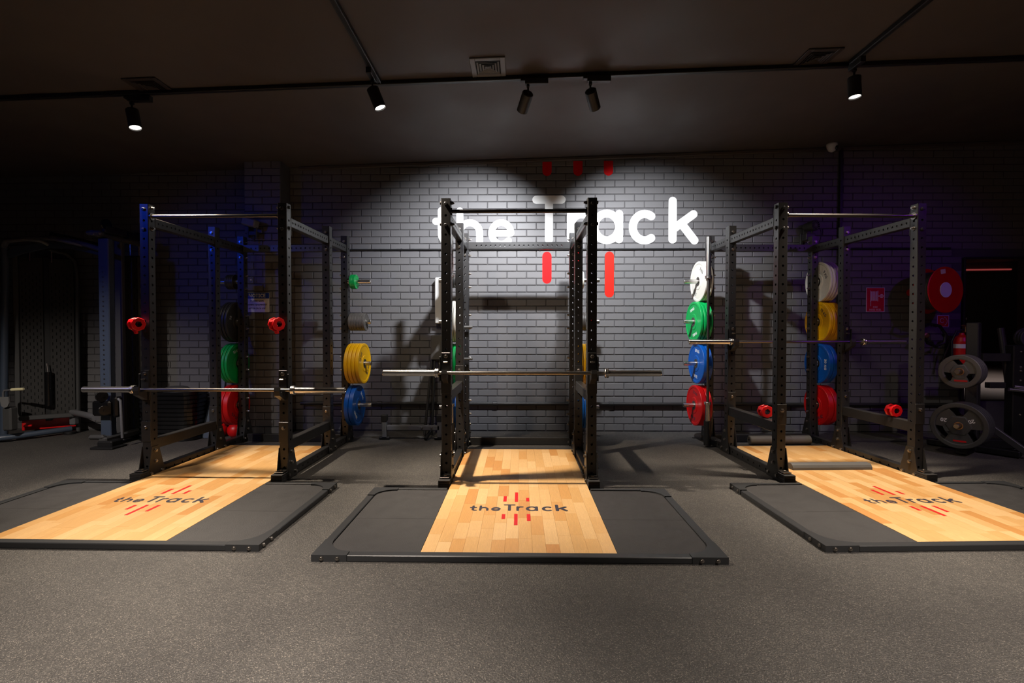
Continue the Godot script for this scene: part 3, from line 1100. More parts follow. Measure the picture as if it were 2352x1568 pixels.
		# storage pegs
		for y in [0.41, 0.878, 1.342, 1.79]:
			var m := MB.new()
			var o := V(s * 0.6222, y, D3)
			m.lathe(o, X * s, [Vector2(0, 0.038), Vector2(0.006, 0.038), Vector2(0.006, 0.0245), Vector2(0.247, 0.0245), Vector2(0.250, 0.022), Vector2(0.250, 0)], 24)
			var peg := part("storage_peg", m, M.chrome, t)
			for q in [-0.073, 0.073]:
				inst("bolt", shared.nut, M.bolt, peg, Transform3D(face_r if s < 0 else face_l, V(s * 0.5457, y + q, D3)))
	inst("rear_cross_beam", shared.cross, M.steel, t, Transform3D(Basis(), V(-0.546, 2.16, 1.405)))
	var m := MB.new()
	m.box(V(0, 0.043, D3 - 0.01), Vector3(1.092, 0.082, 0.06), 0.004)
	part("rear_floor_beam", m, M.steel, t)
	m = MB.new()
	m.cyl(V(-0.5455, 2.197, 0.034), V(0.5455, 2.197, 0.034), 0.0155, 18)
	for s in [-1.0, 1.0]:
		m.cyl(V(s * 0.5455, 2.197, 0.034), V(s * 0.535, 2.197, 0.034), 0.03, 18)
	part("pull_up_bar", m, M.shaft if k != 1 else M.gloss_black, t)
	# safety bars between the first and second uprights
	var sy: float = [0.278, 0.705, 0.428][k]
	for s in [-1.0, 1.0]:
		m = MB.new()
		m.box(V(s * HW, sy, 0.479), Vector3(0.062, 0.088, 0.803), 0.004)
		var sb := part("safety_bar", m, M.steel, t)
		m = MB.new()
		m.box(V(s * HW, sy + 0.115, -0.0045), Vector3(0.080, 0.17, 0.0085), 0.002)
		part("hook_plate", m, M.steel, sb)
		m = MB.new()
		m.box(V(s * HW, sy + 0.1, D2 - 0.0430), Vector3(0.080, 0.19, 0.0085), 0.002)
		part("hook_plate", m, M.steel, sb)
		inst("bolt", shared.bolt, M.bolt, sb, Transform3D(Basis(), V(s * HW, sy + 0.15, D2 - 0.0475)))
		inst("bolt", shared.bolt, M.bolt, sb, Transform3D(Basis(), V(s * HW, sy + 0.15, -0.009)))
	# bar hooks
	var hy: float = [0.75, 0.903, 1.13][k]
	var hd: float = 0.0 if k < 2 else D2 - 0.038
	for s in [-1.0, 1.0]:
		var jc := Node3D.new()
		jc.name = "bar_hook"
		t.add_child(jc, true)
		jc.position = V(s * HW, hy, hd)
		m = MB.new()
		m.box(V(0, 0.035, -0.0075), Vector3(0.07, 0.25, 0.013), 0.003)
		m.box(V(s * 0.047, 0.03, 0.008), Vector3(0.01, 0.2, 0.05), 0.003)
		part("plate", m, M.black, jc)
		m = MB.new()
		m.prism([Vector2(0.013, -0.09), Vector2(0.013, -0.0155), Vector2(0.09, -0.0155), Vector2(0.092, 0.018), Vector2(0.108, 0.03), Vector2(0.114, 0.0), Vector2(0.108, -0.04)], V(-0.022, 0, 0), V(0, 0, -1), Y, X, 0.044)
		part("arm", m, M.steel, jc)
		inst("bolt", shared.bolt, M.bolt, jc, Transform3D(Basis(), V(0, 0.13, -0.0142)))
		m = MB.new()
		m.cyl(V(0, 0.085, -0.014), V(0, 0.085, -0.03), 0.008, 10)
		m.box(V(0, 0.085, -0.034), Vector3(0.036, 0.01, 0.01), 0.003)
		part("pull_pin", m, M.bolt, jc)
	# upright bar holder beside the rack
	if k > 0:
		m = MB.new()
		m.lathe(V(-0.705, 0.02, 1.165), Y, [Vector2(0, 0), Vector2(0, 0.038), Vector2(0.26, 0.038), Vector2(0.26, 0.031), Vector2(0.02, 0.031), Vector2(0.02, 0)], 22)
		m.box(V(-0.645, 0.05, 1.165), Vector3(0.06, 0.05, 0.05), 0.004)
		part("bar_holder", m, M.black, t)
	if k == 1:
		for y in [0.94, 1.282]:
			m = MB.new()
			m.cyl(V(-0.75, y, 1.334), V(-0.60, y, 1.334), 0.042, 20, 0.004)
			m.cyl(V(-0.60, y, 1.334), V(-0.50, y, 1.334), 0.014, 12)
			part("band_peg", m, M.pad, t)


# ------------------------------------------------------------------ barbells
func barbell(label: String, at: Vector3, dir: Vector3) -> Node3D:
	var t := thing("barbell", label, "barbell", at, 0.0, "barbells")
	var d := dir.normalized()
	var m := MB.new()
	m.cyl(d * -0.66, d * 0.66, 0.0140, 16)
	part("shaft", m, M.shaft, t)
	for s in [-1.0, 1.0]:
		m = MB.new()
		var o: Vector3 = d * s * 0.685
		m.lathe(o, d * s, [Vector2(0.0, 0.025), Vector2(0.41, 0.025), Vector2(0.415, 0.022), Vector2(0.415, 0.018), Vector2(0.408, 0.016), Vector2(0.408, 0)], 24)
		part("sleeve", m, M.chrome, t)
		m = MB.new()
		m.lathe(d * s * 0.655, d * s, [Vector2(0.0, 0.014), Vector2(0.0, 0.034), Vector2(0.004, 0.037), Vector2(0.012, 0.037), Vector2(0.014, 0.034), Vector2(0.018, 0.034), Vector2(0.020, 0.037), Vector2(0.028, 0.037), Vector2(0.032, 0.034), Vector2(0.032, 0.025)], 24)
		part("collar", m, M.chrome, t)
	return t


func local(k: int, x: float, y: float, d: float) -> Vector3:
	return RACK_AT[k] + Basis(Vector3.UP, RACK_TURN[k]) * V(x, y, d)


func barbells() -> void:
	for k in 3:
		var x: float = [0.018, 0.021, 0.057][k]
		var y: float = [0.75, 0.903, 1.13][k]
		var d: float = [-0.048, -0.048, D2 - 0.086][k]
		barbell(["barbell without plates racked low on the rack by the cable machine", "barbell without plates racked on the middle rack before the wall lettering", "barbell without plates racked at chest height inside the rack by the plate tree"][k], local(k, x, y, d), Basis(Vector3.UP, RACK_TURN[k]) * Vector3.RIGHT)
	barbell("barbell stored upright beside the green plates of the rack before the wall lettering", local(1, -0.705, 1.14, 1.165), Vector3.UP)
	barbell("barbell stored upright in front of white and green plates, rack by the plate tree", local(2, -0.705, 1.14, 1.165), Vector3.UP)


# ------------------------------------------------------------------ weight plates
# the plate's outer face lies at x = 0 and looks along +x; its back is at x = -t
func plate_meshes(r: float, th: float) -> Array:
	var key := "plate%.3f_%.3f" % [r, th]
	if not shared.has(key):
		var m := MB.new()
		var g := 0.006
		var prof := []
		if r > 0.2:
			var half := [Vector2(0.0, 0.052), Vector2(0.0, 0.084), Vector2(-0.005, 0.092), Vector2(-0.005, r - 0.034), Vector2(0, r - 0.024), Vector2(0, r - g), Vector2(-0.0018, r - 0.0018), Vector2(-g, r)]
			for p in half:
				prof.append(Vector2(p.x - 0.002, p.y))
			half.reverse()
			for p in half:
				prof.append(Vector2(-th - p.x + 0.002, p.y))
		else:
			prof = [Vector2(0, 0.0262), Vector2(0, 0.04), Vector2(-0.003, 0.042), Vector2(-0.003, r - 0.016), Vector2(0, r - 0.012), Vector2(0, r - 0.003), Vector2(-0.003, r), Vector2(-th + 0.003, r), Vector2(-th, r - 0.003), Vector2(-th, 0.0262)]
		prof.reverse()
		m.lathe(Vector3.ZERO, Vector3.RIGHT, prof, 48 if r > 0.2 else 32)
		var hub := MB.new()
		if r > 0.2:
			var hp := [Vector2(0.0, 0.0262), Vector2(0.0, 0.045), Vector2(-0.002, 0.0525), Vector2(-th + 0.002, 0.0525), Vector2(-th, 0.045), Vector2(-th, 0.0262), Vector2(0, 0.0262)]
			hp.reverse()
			hub.lathe(Vector3.ZERO, Vector3.RIGHT, hp, 28)
		shared[key] = [m.done(), hub.done() if r > 0.2 else null]
	return shared[key]


func stack(k: int, side: float, y: float, count: int, r: float, th: float, m: Material, kind: String, where: String, text: String, ink: Material, start := 0.634, called := "bumper_plate") -> void:
	var ms := plate_meshes(r, th)
	for q in count:
		var lab := "%s %s, %s%s" % [RANKS[count - 1 - q], kind, where, RACK_OF[k]] if count > 1 else "%s, %s%s" % [kind, where, RACK_OF[k]]
		var t := thing(called, lab, "weight plate", Vector3.ZERO, 0.0, "%ss on the %s" % [kind, RACK_OF[k]])
		t.rotation.y = RACK_TURN[k] + (PI if side < 0 else 0.0)
		var x := start + (q + 1) * (th + 0.0007)
		t.position = local(k, side * x, y - 0.0012, D3)
		t.rotation = Vector3(0, t.rotation.y, 0)
		var spin := rng.randf_range(0, TAU)
		var disc := part("disc", ms[0], m, t)
		disc.rotation.x = spin
		if ms[1]:
			part("hub", ms[1], M.bolt, t)
		if text and (q == count - 1 or q == 0):
			var wm := words(text, 0.032, 0.0012)
			for a in 2:
				# lettering round the hub on both faces that can be seen
				for f in [1.0, -1.0]:
					if (f > 0 and q != count - 1) or (f < 0 and q != 0):
						continue
					var an := spin + a * PI
					var bs := Basis(Vector3.RIGHT, an) * Basis(Vector3.UP, f * PI / 2)
					var o := MeshInstance3D.new()
					o.name = "lettering"
					o.mesh = wm
					o.material_override = ink
					t.add_child(o, true)
					var px := -0.0068 if f > 0 else -th + 0.0068
					o.transform = Transform3D(bs, Vector3(px, 0, 0) + bs * Vector3(0, 0.142, 0.0))


func plates() -> void:
	var w5 := "white bumper plate"
	# rack by the cable machine
	stack(0, -1, 1.79, 4, 0.082, 0.022, M.black_plate, "small black change plate", "", "", null, 0.655, "change_plate")
	stack(0, -1, 1.342, 3, 0.225, 0.033, M.black_plate, "black bumper plate", "", "15", M.ink_white)
	stack(0, -1, 0.878, 3, 0.225, 0.034, M.green_plate, "green bumper plate", "", "10 KG", M.ink_white)
	stack(0, -1, 0.41, 2, 0.225, 0.058, M.red_plate, "red bumper plate", "", "25 KG", M.ink_dark)
	stack(0, 1, 1.79, 2, 0.080, 0.030, M.green_plate, "small green change plate", "", "", null, 0.650, "change_plate")
	stack(0, 1, 1.342, 6, 0.098, 0.029, M.grey_iron, "small grey change plate", "", "", null, 0.640, "change_plate")
	stack(0, 1, 0.878, 4, 0.225, 0.041, M.yellow_plate, "yellow bumper plate", "", "15 KG", M.ink_dark)
	stack(0, 1, 0.41, 2, 0.225, 0.05, M.blue_plate, "blue bumper plate", "", "20 KG", M.ink_white)
	# rack before the lettering
	stack(1, -1, 1.79, 3, 0.082, 0.022, M.black_plate, "small black change plate", "", "", null, 0.66, "change_plate")
	stack(1, -1, 1.342, 4, 0.225, 0.028, M.white_plate, w5, "", "5 KG", M.ink_dark)
	stack(1, -1, 0.878, 3, 0.225, 0.034, M.green_plate, "green bumper plate", "", "10 KG", M.ink_white)
	stack(1, -1, 0.41, 2, 0.225, 0.05, M.blue_plate, "blue bumper plate", "below green, ", "20 KG", M.ink_white)
	stack(1, 1, 1.79, 2, 0.095, 0.03, M.white_plate, "small white change plate", "", "", null, 0.634, "change_plate")
	stack(1, 1, 1.342, 3, 0.098, 0.029, M.grey_iron, "small grey change plate", "", "", null, 0.640, "change_plate")
	stack(1, 1, 0.878, 3, 0.225, 0.041, M.yellow_plate, "yellow bumper plate", "", "15 KG", M.ink_dark)
	stack(1, 1, 0.41, 2, 0.225, 0.05, M.blue_plate, "blue bumper plate", "below yellow, ", "20 KG", M.ink_white)
	# rack by the plate tree
	stack(2, -1, 1.79, 3, 0.225, 0.028, M.white_plate, w5, "above green, ", "5 KG", M.ink_dark)
	stack(2, -1, 1.342, 4, 0.225, 0.033, M.green_plate, "green bumper plate", "", "10 KG", M.ink_white)
	stack(2, -1, 0.878, 2, 0.225, 0.05, M.blue_plate, "blue bumper plate", "below green, ", "20 KG", M.ink_white)
	stack(2, -1, 0.41, 2, 0.225, 0.06, M.red_plate, "red bumper plate", "below green and blue, ", "25 KG", M.ink_dark)
	stack(2, 1, 1.79, 4, 0.225, 0.03, M.white_plate, w5, "above yellow, ", "5 KG", M.ink_dark)
	stack(2, 1, 1.342, 4, 0.225, 0.041, M.yellow_plate, "yellow bumper plate", "", "15 KG", M.ink_dark)
	stack(2, 1, 0.878, 2, 0.225, 0.05, M.blue_plate, "blue bumper plate", "below yellow, ", "20 KG", M.ink_white)
	stack(2, 1, 0.41, 2, 0.225, 0.06, M.red_plate, "red bumper plate", "below yellow and blue, ", "25 KG", M.ink_dark)


# ------------------------------------------------------------------ small things
func clip(label: String, at: Vector3, turn: Basis) -> void:
	var t := thing("barbell_clip", label, "barbell clip", at, 0.0, "red barbell clips")
	t.basis = turn
	# two octagonal jaws joined by bridges, a hinged lever below; axis along x
	for s in [-1.0, 1.0]:
		var m := MB.new()
		m.lathe(Vector3(s * 0.028, 0, 0), Vector3.RIGHT, [Vector2(-0.011, 0.0255), Vector2(-0.011, 0.052), Vector2(-0.007, 0.056), Vector2(0.007, 0.056), Vector2(0.011, 0.052), Vector2(0.011, 0.0255), Vector2(-0.011, 0.0255)], 8)
		part("jaw", m, M.clip, t)
	for q in [60.0, 180.0, 300.0]:
		var m := MB.new()
		var an := deg_to_rad(q)
		m.box(Vector3(0, cos(an) * 0.046, sin(an) * 0.046), Vector3(0.04, 0.012, 0.026), 0.003, Basis(Vector3.RIGHT, an))
		part("bridge", m, M.clip, t)
	var lv := MB.new()
	lv.box(Vector3(0.018, -0.062, 0.012), Vector3(0.04, 0.034, 0.018), 0.004, Basis(Vector3.RIGHT, 0.3))
	lv.box(Vector3(0.0, -0.048, 0.012), Vector3(0.05, 0.018, 0.02), 0.004)
	part("lever", lv, M.clip, t)
	lv = MB.new()
	lv.lathe(Vector3.ZERO, Vector3.RIGHT, [Vector2(-0.036, 0.0242), Vector2(-0.036, 0.0256), Vector2(0.036, 0.0256), Vector2(0.036, 0.0242), Vector2(-0.036, 0.0242)], 18)
	part("rubber_lining", lv, M.black, t)


func small_things() -> void:
	var q := Basis(Vector3.UP, -0.5)
	clip("red clip hung on the upright by the cable machine, farther from the notice sign", local(0, -0.607, 1.292, -0.065), q)
	clip("red clip hung on the rack upright just below the notice sign", local(0, 0.563, 1.292, -0.065), q)
	clip("red clip on the middle rack's storage peg, above the yellow plates", local(1, 0.79, 1.342, D3), Basis())
	var along := Basis(Vector3.UP, PI / 2 + RACK_TURN[2])
	clip("red clip lying on the safety bar nearer the wall lettering, rack by plate tree", local(2, -HW, 0.53, 0.25), along)
	clip("red clip lying on the safety bar nearer the plate tree", local(2, HW, 0.53, 0.27), along)
	# half-round balance beam and foam roller at the third rack
	var t := thing("balance_beam", "black half-round foam beam lying across the wood platform by the plate tree", "foam beam", local(2, -0.03, 0.03, 0.215), RACK_TURN[2])
	var m := MB.new()
	m.prism([Vector2(-0.05, 0), Vector2(0.05, 0), Vector2(0.048, 0.02), Vector2(0.036, 0.04), Vector2(0.018, 0.05), Vector2(-0.018, 0.05), Vector2(-0.036, 0.04), Vector2(-0.048, 0.02)], Vector3(-0.35, 0, 0), Vector3(0, 0, 1), Vector3.UP, Vector3.RIGHT, 0.7)
	part("beam", m, M.pad, t)
	m = MB.new()
	m.box(Vector3(0, 0.0495, 0), Vector3(0.69, 0.003, 0.034), 0.001)
	part("top_strip", m, M.grey_steel, t)
	t = thing("foam_roller", "grey foam roller lying behind the wood platform by the plate tree", "foam roller", local(2, 0.07, 0.024 + 0.049, 1.155), RACK_TURN[2])
	m = MB.new()
	m.lathe(Vector3(-0.33, 0, 0), Vector3.RIGHT, [Vector2(0, 0.016), Vector2(0, 0.04), Vector2(0.006, 0.048), Vector2(0.24, 0.048)], 28)
	m.lathe(Vector3(-0.33, 0, 0), Vector3.RIGHT, [Vector2(0.44, 0.048), Vector2(0.654, 0.048), Vector2(0.66, 0.04), Vector2(0.66, 0.016), Vector2(0.0, 0.016)], 28)
	part("foam", m, M.pad, t)
	m = MB.new()
	m.lathe(Vector3(-0.33, 0, 0), Vector3.RIGHT, [Vector2(0.24, 0.04), Vector2(0.24, 0.046), Vector2(0.44, 0.046), Vector2(0.44, 0.04)], 28)
	part("grip_sleeve", m, M.grey_iron, t)
	# notice sign
	var s := thing("notice_sign", "blue and white notice sign asking to wipe equipment, on the brick pilaster", "sign", V(-3.11, 1.58, 5.768))
	m = MB.new()
	m.box(Vector3(0, 0, 0), Vector3(0.29, 0.232, 0.004), 0.001)
	part("panel", m, M.sign_white, s)
	m = MB.new()
	m.box(Vector3(0, 0.08, 0.0024), Vector3(0.286, 0.068, 0.001))
	part("header", m, M.sign_blue, s)
	for l in [["NOTICE", 0.04, 0.08, M.ink_white], ["PLEASE WIPE", 0.0185, 0.016, M.ink_dark], ["DOWN EQUIPMENT", 0.0185, -0.028, M.ink_dark], ["AFTER EACH USE", 0.0185, -0.072, M.ink_dark]]:
		var o := part("lettering", words(l[0], l[1], 0.001), l[3], s)
		o.position = Vector3(0, l[2], 0.0034)
	# wall fixtures
	s = thing("wall_heater", "pale wall fixture on a bracket with a hanging pull cord above the notice sign", "wall fixture", V(-3.13, 2.5, 5.76))
	m = MB.new()
	m.box(Vector3(-0.0, 0.0, 0.09), Vector3(0.16, 0.09, 0.11), 0.012, Basis(Vector3.FORWARD, 0.25))
	part("housing", m, M.vent, s)
	m = MB.new()
	m.box(Vector3(-0.05, -0.09, 0.03), Vector3(0.02, 0.14, 0.05), 0.003)
	m.box(Vector3(0.02, -0.12, 0.05), Vector3(0.09, 0.05, 0.07), 0.006)
	m.cyl(Vector3(0.06, -0.05, 0.07), Vector3(0.055, -0.19, 0.07), 0.012, 10)
	m.cyl(Vector3(0.02, -0.15, 0.05), Vector3(0.02, -0.21, 0.05), 0.014, 10)
	part("bracket", m, M.iron, s)
	m = MB.new()
	m.sweep([Vector3(-0.02, -0.16, 0.05), Vector3(-0.021, -0.4, 0.05), Vector3(-0.02, -0.66, 0.05)], 0.0022, 6)
	part("cord", m, M.vent, s)
	m = MB.new()
	dome(m, Vector3(-0.02, -0.66, 0.05), Vector3.DOWN, 0.011)
	dome(m, Vector3(-0.02, -0.66, 0.05), Vector3.UP, 0.011)
	part("bead", m, M.white, s)
	s = thing("wall_fan", "small round slotted fan head on a wall bracket above the rack by plate tree", "fan", V(3.5, 2.49, 5.86))
	var fd := Vector3(0.35, 0.0, 1.0).normalized()
	m = MB.new()
	m.lathe(Vector3.ZERO, fd, [Vector2(-0.14, 0), Vector2(-0.14, 0.045), Vector2(-0.06, 0.062), Vector2(0.0, 0.064), Vector2(0.004, 0.06), Vector2(0.004, 0.052), Vector2(-0.006, 0.052), Vector2(-0.006, 0)], 28)
	part("housing", m, M.iron, s)
	for k in 12:
		m = MB.new()
		var an := TAU * k / 12.0
		var uu := fd.cross(Vector3.UP).normalized()
		var ww := uu.cross(fd)
		var dd := uu * cos(an) + ww * sin(an)
		m.cyl(fd * 0.002 + dd * 0.012, fd * 0.002 + dd * 0.056, 0.0045, 6)
		part("spoke", m, M.vent, s)
	m = MB.new()
	m.cyl(fd * -0.004, fd * 0.006, 0.017, 14)
	part("centre_cap", m, M.vent, s)
	m = MB.new()
	m.cyl(Vector3(-0.02, -0.05, -0.04), Vector3(-0.02, -0.13, -0.04), 0.012, 10)
	m.box(Vector3(-0.05, -0.13, -0.06), Vector3(0.11, 0.08, 0.1), 0.006)
	m.box(Vector3(-0.09, -0.14, -0.145), Vector3(0.03, 0.14, 0.03), 0.003)
	part("bracket", m, M.iron, s)
	m = MB.new()
	m.sweep(arc3(Vector3(0.03, -0.1, -0.06), 0.07, 0.11, 70, -80, 14), 0.004, 6)
	part("cable", m, M.black, s)
	s = thing("security_camera", "small white dome security camera where the ceiling meets the wall", "security camera", V(3.69, ceil_y(3.69), 5.88))
	m = MB.new()
	m.lathe(Vector3.ZERO, Vector3.DOWN, [Vector2(0, 0), Vector2(0, 0.058), Vector2(0.02, 0.058), Vector2(0.05, 0.052), Vector2(0.08, 0.036), Vector2(0.095, 0.015), Vector2(0.098, 0)], 24, true)
	part("housing", m, M.white, s)
	m = MB.new()
	m.lathe(Vector3(0.022, -0.05, 0.03), Vector3(0.7, -0.5, 0.6), [Vector2(-0.01, 0.024), Vector2(0.022, 0.024), Vector2(0.024, 0.016), Vector2(0.024, 0)], 16)
	part("eye", m, M.gloss_black, s)
	# dispenser boxes half hidden behind the middle rack
	m = MB.new()
	m.box(V(-0.955, 1.61, WALL - 0.05), Vector3(0.14, 0.56, 0.1), 0.012)
	single("wipe_dispenser", m, M.white, "white wall dispenser mostly hidden behind the middle rack's front upright", "dispenser")
	m = MB.new()
	m.box(V(-0.985, 1.04, WALL - 0.06), Vector3(0.18, 0.3, 0.12), 0.01)
	single("waste_box", m, M.grey_iron, "grey wall box below the white dispenser behind the middle rack", "box")
	# low bench frame against the wall
	t = thing("bench_frame", "low grey steel bench frame with rubber feet standing against the brick wall", "bench frame", V(-1.24, 0, 5.55))
	m = MB.new()
	m.box(Vector3(0.03, 0.138, 0), Vector3(0.6, 0.052, 0.05), 0.004)
	part("beam", m, M.grey_steel, t)
	for x in [-0.30, 0.33]:
		m = MB.new()
		m.box(Vector3(x, 0.13, 0), Vector3(0.05, 0.2, 0.05), 0.004)
		part("leg", m, M.grey_steel, t)
		m = MB.new()
		m.cyl(Vector3(x - 0.06, 0.02, 0.0), Vector3(x + 0.06, 0.02, 0.0), 0.02, 14, 0.003)
		part("foot", m, M.black, t)
		m = MB.new()
		m.box(Vector3(x, 0.25, 0), Vector3(0.066, 0.075, 0.066), 0.005)
		part("end_cap", m, M.black, t)
	for x in [0.13, 0.24]:
		m = MB.new()
		dome(m, Vector3(x, 0.14, 0.025), Vector3(0, 0, 1), 0.012)
		part("bolt", m, M.bolt, t)
	m = MB.new()
	m.sweep([Vector3(0.22, 0.1, -0.08), Vector3(0.18, 0.02, 0.06)], 0.02, 8)
	part("brace", m, M.black, t)
	# two dark poles leaning on the wall behind it
	for k in 2:
		m = MB.new()
		m.sweep([V(-1.115 + 0.085 * k, 0.015, 5.72), V(-1.06 + 0.028 * k, 1.0, 5.965)], 0.017, 12)
		single("pole", m, M.steel if k == 0 else M.black, ["slim grey-edged pole leaning on the wall behind the bench frame", "slim black pole leaning on the wall, close to the middle rack"][k], "pole", "poles leaning on the wall")
	# stack of flat steps
	var ords := ["lowest", "second from the bottom", "third from the bottom", "fourth from the bottom", "fifth from the bottom", "sixth from the bottom", "sixth from the top", "fifth from the top", "fourth from the top", "third from the top", "second from the top", "topmost"]
	var sm := MB.new()
	var prof := []
	for c in 4:
		prof += arc([0.19, -0.19, -0.19, 0.19][c], [0.08, 0.08, -0.08, -0.08][c], 0.14, 0.14, c * 90.0, c * 90.0 + 90.0, 8)
	for l in [[0.0, 0.008, 0.97], [0.008, 0.032, 1.0], [0.032, 0.040, 0.985]]:
		var pp := []
		for p in prof:
			pp.append(p * l[2])
		sm.prism(pp, Vector3(0, l[0], 0), Vector3.RIGHT, Vector3.BACK, Vector3.UP, l[1] - l[0])
	var sm_mesh := sm.done()
	for k in 12:
		var o := single("step_board", sm_mesh, M.gloss_black, "flat glossy black board, %s of the stack by the wall" % ords[k], "board", "black boards stacked by the wall")
		o.position = V(-4.0 + rng.randf_range(-0.004, 0.004), 0.0465 * k, 5.62)
		var ft := MB.new()
		for c in 4:
			ft.cyl(Vector3([0.2, -0.2, -0.2, 0.2][c], 0.0402, [0.1, 0.1, -0.1, -0.1][c]), Vector3([0.2, -0.2, -0.2, 0.2][c], 0.0462, [0.1, 0.1, -0.1, -0.1][c]), 0.03, 12)
		part("spacer", ft, M.black, o)
	m = MB.new()
	m.lathe(V(-3.98, 0.5585, 5.62), Vector3.UP, [Vector2(0, 0.13), Vector2(0.012, 0.13), Vector2(0.03, 0.11), Vector2(0.042, 0.07), Vector2(0.047, 0.0)], 28, true)
	single("balance_disc", m, M.iron, "grey rounded balance disc on top of the stack of black boards", "balance disc")
	m = MB.new()
	m.prism([Vector2(-0.11, 0), Vector2(0.11, 0), Vector2(0.06, 0.9), Vector2(-0.02, 0.9)], V(-3.58, 0.005, 5.58), Vector3.RIGHT, Vector3(0, 0.96, -0.28), Vector3(0, -0.28, -0.96), 0.04)
	single("leaning_board", m, M.blue_frame, "tall dark tapered board leaning between the black stack and the red plates", "board")
	for k in 2:
		t = thing("kettlebell", ["red kettlebell under the red plates, closer to the black stack", "red kettlebell under the red plates, closer to the brick pilaster"][k], "kettlebell", V(-3.53 + 0.2 * k, 0, 5.68), 0.0, "red kettlebells")
		m = MB.new()
		m.lathe(Vector3.ZERO, Vector3.UP, [Vector2(0, 0), Vector2(0, 0.05), Vector2(0.03, 0.082), Vector2(0.07, 0.093), Vector2(0.11, 0.088), Vector2(0.15, 0.06), Vector2(0.165, 0.02), Vector2(0.166, 0)], 28, true)
		part("body", m, M.red_plate, t)
		m = MB.new()
		m.sweep([Vector3(-0.055, 0.135, 0), Vector3(-0.075, 0.19, 0), Vector3(-0.065, 0.235, 0), Vector3(-0.03, 0.25, 0), Vector3(0.03, 0.25, 0), Vector3(0.065, 0.235, 0), Vector3(0.075, 0.19, 0), Vector3(0.055, 0.135, 0)], 0.0165, 12)
		part("handle", m, M.red_plate, t)


func arc3(c: Vector3, rx: float, ry: float, a0: float, a1: float, k: int, ex := Vector3.RIGHT, ey := Vector3.UP) -> Array:
	var o := []
	for j in k + 1:
		var t := deg_to_rad(lerpf(a0, a1, float(j) / k))
		o.append(c + ex * rx * cos(t) + ey * ry * sin(t))
	return o


# ------------------------------------------------------------------ cable machine by the far end of the wall
func pulley(parent: Node3D, c: Vector3, axis: Vector3, r := 0.055) -> void:
	var m := MB.new()
	m.lathe(c, axis, [Vector2(-0.013, 0), Vector2(-0.013, r), Vector2(-0.009, r), Vector2(0, r - 0.012), Vector2(0.009, r), Vector2(0.013, r), Vector2(0.013, 0)], 24)
	m.lathe(c, axis, [Vector2(-0.02, 0), Vector2(-0.02, 0.014), Vector2(0.02, 0.014), Vector2(0.02, 0)], 12)
	part("pulley", m, M.gloss_black, parent)


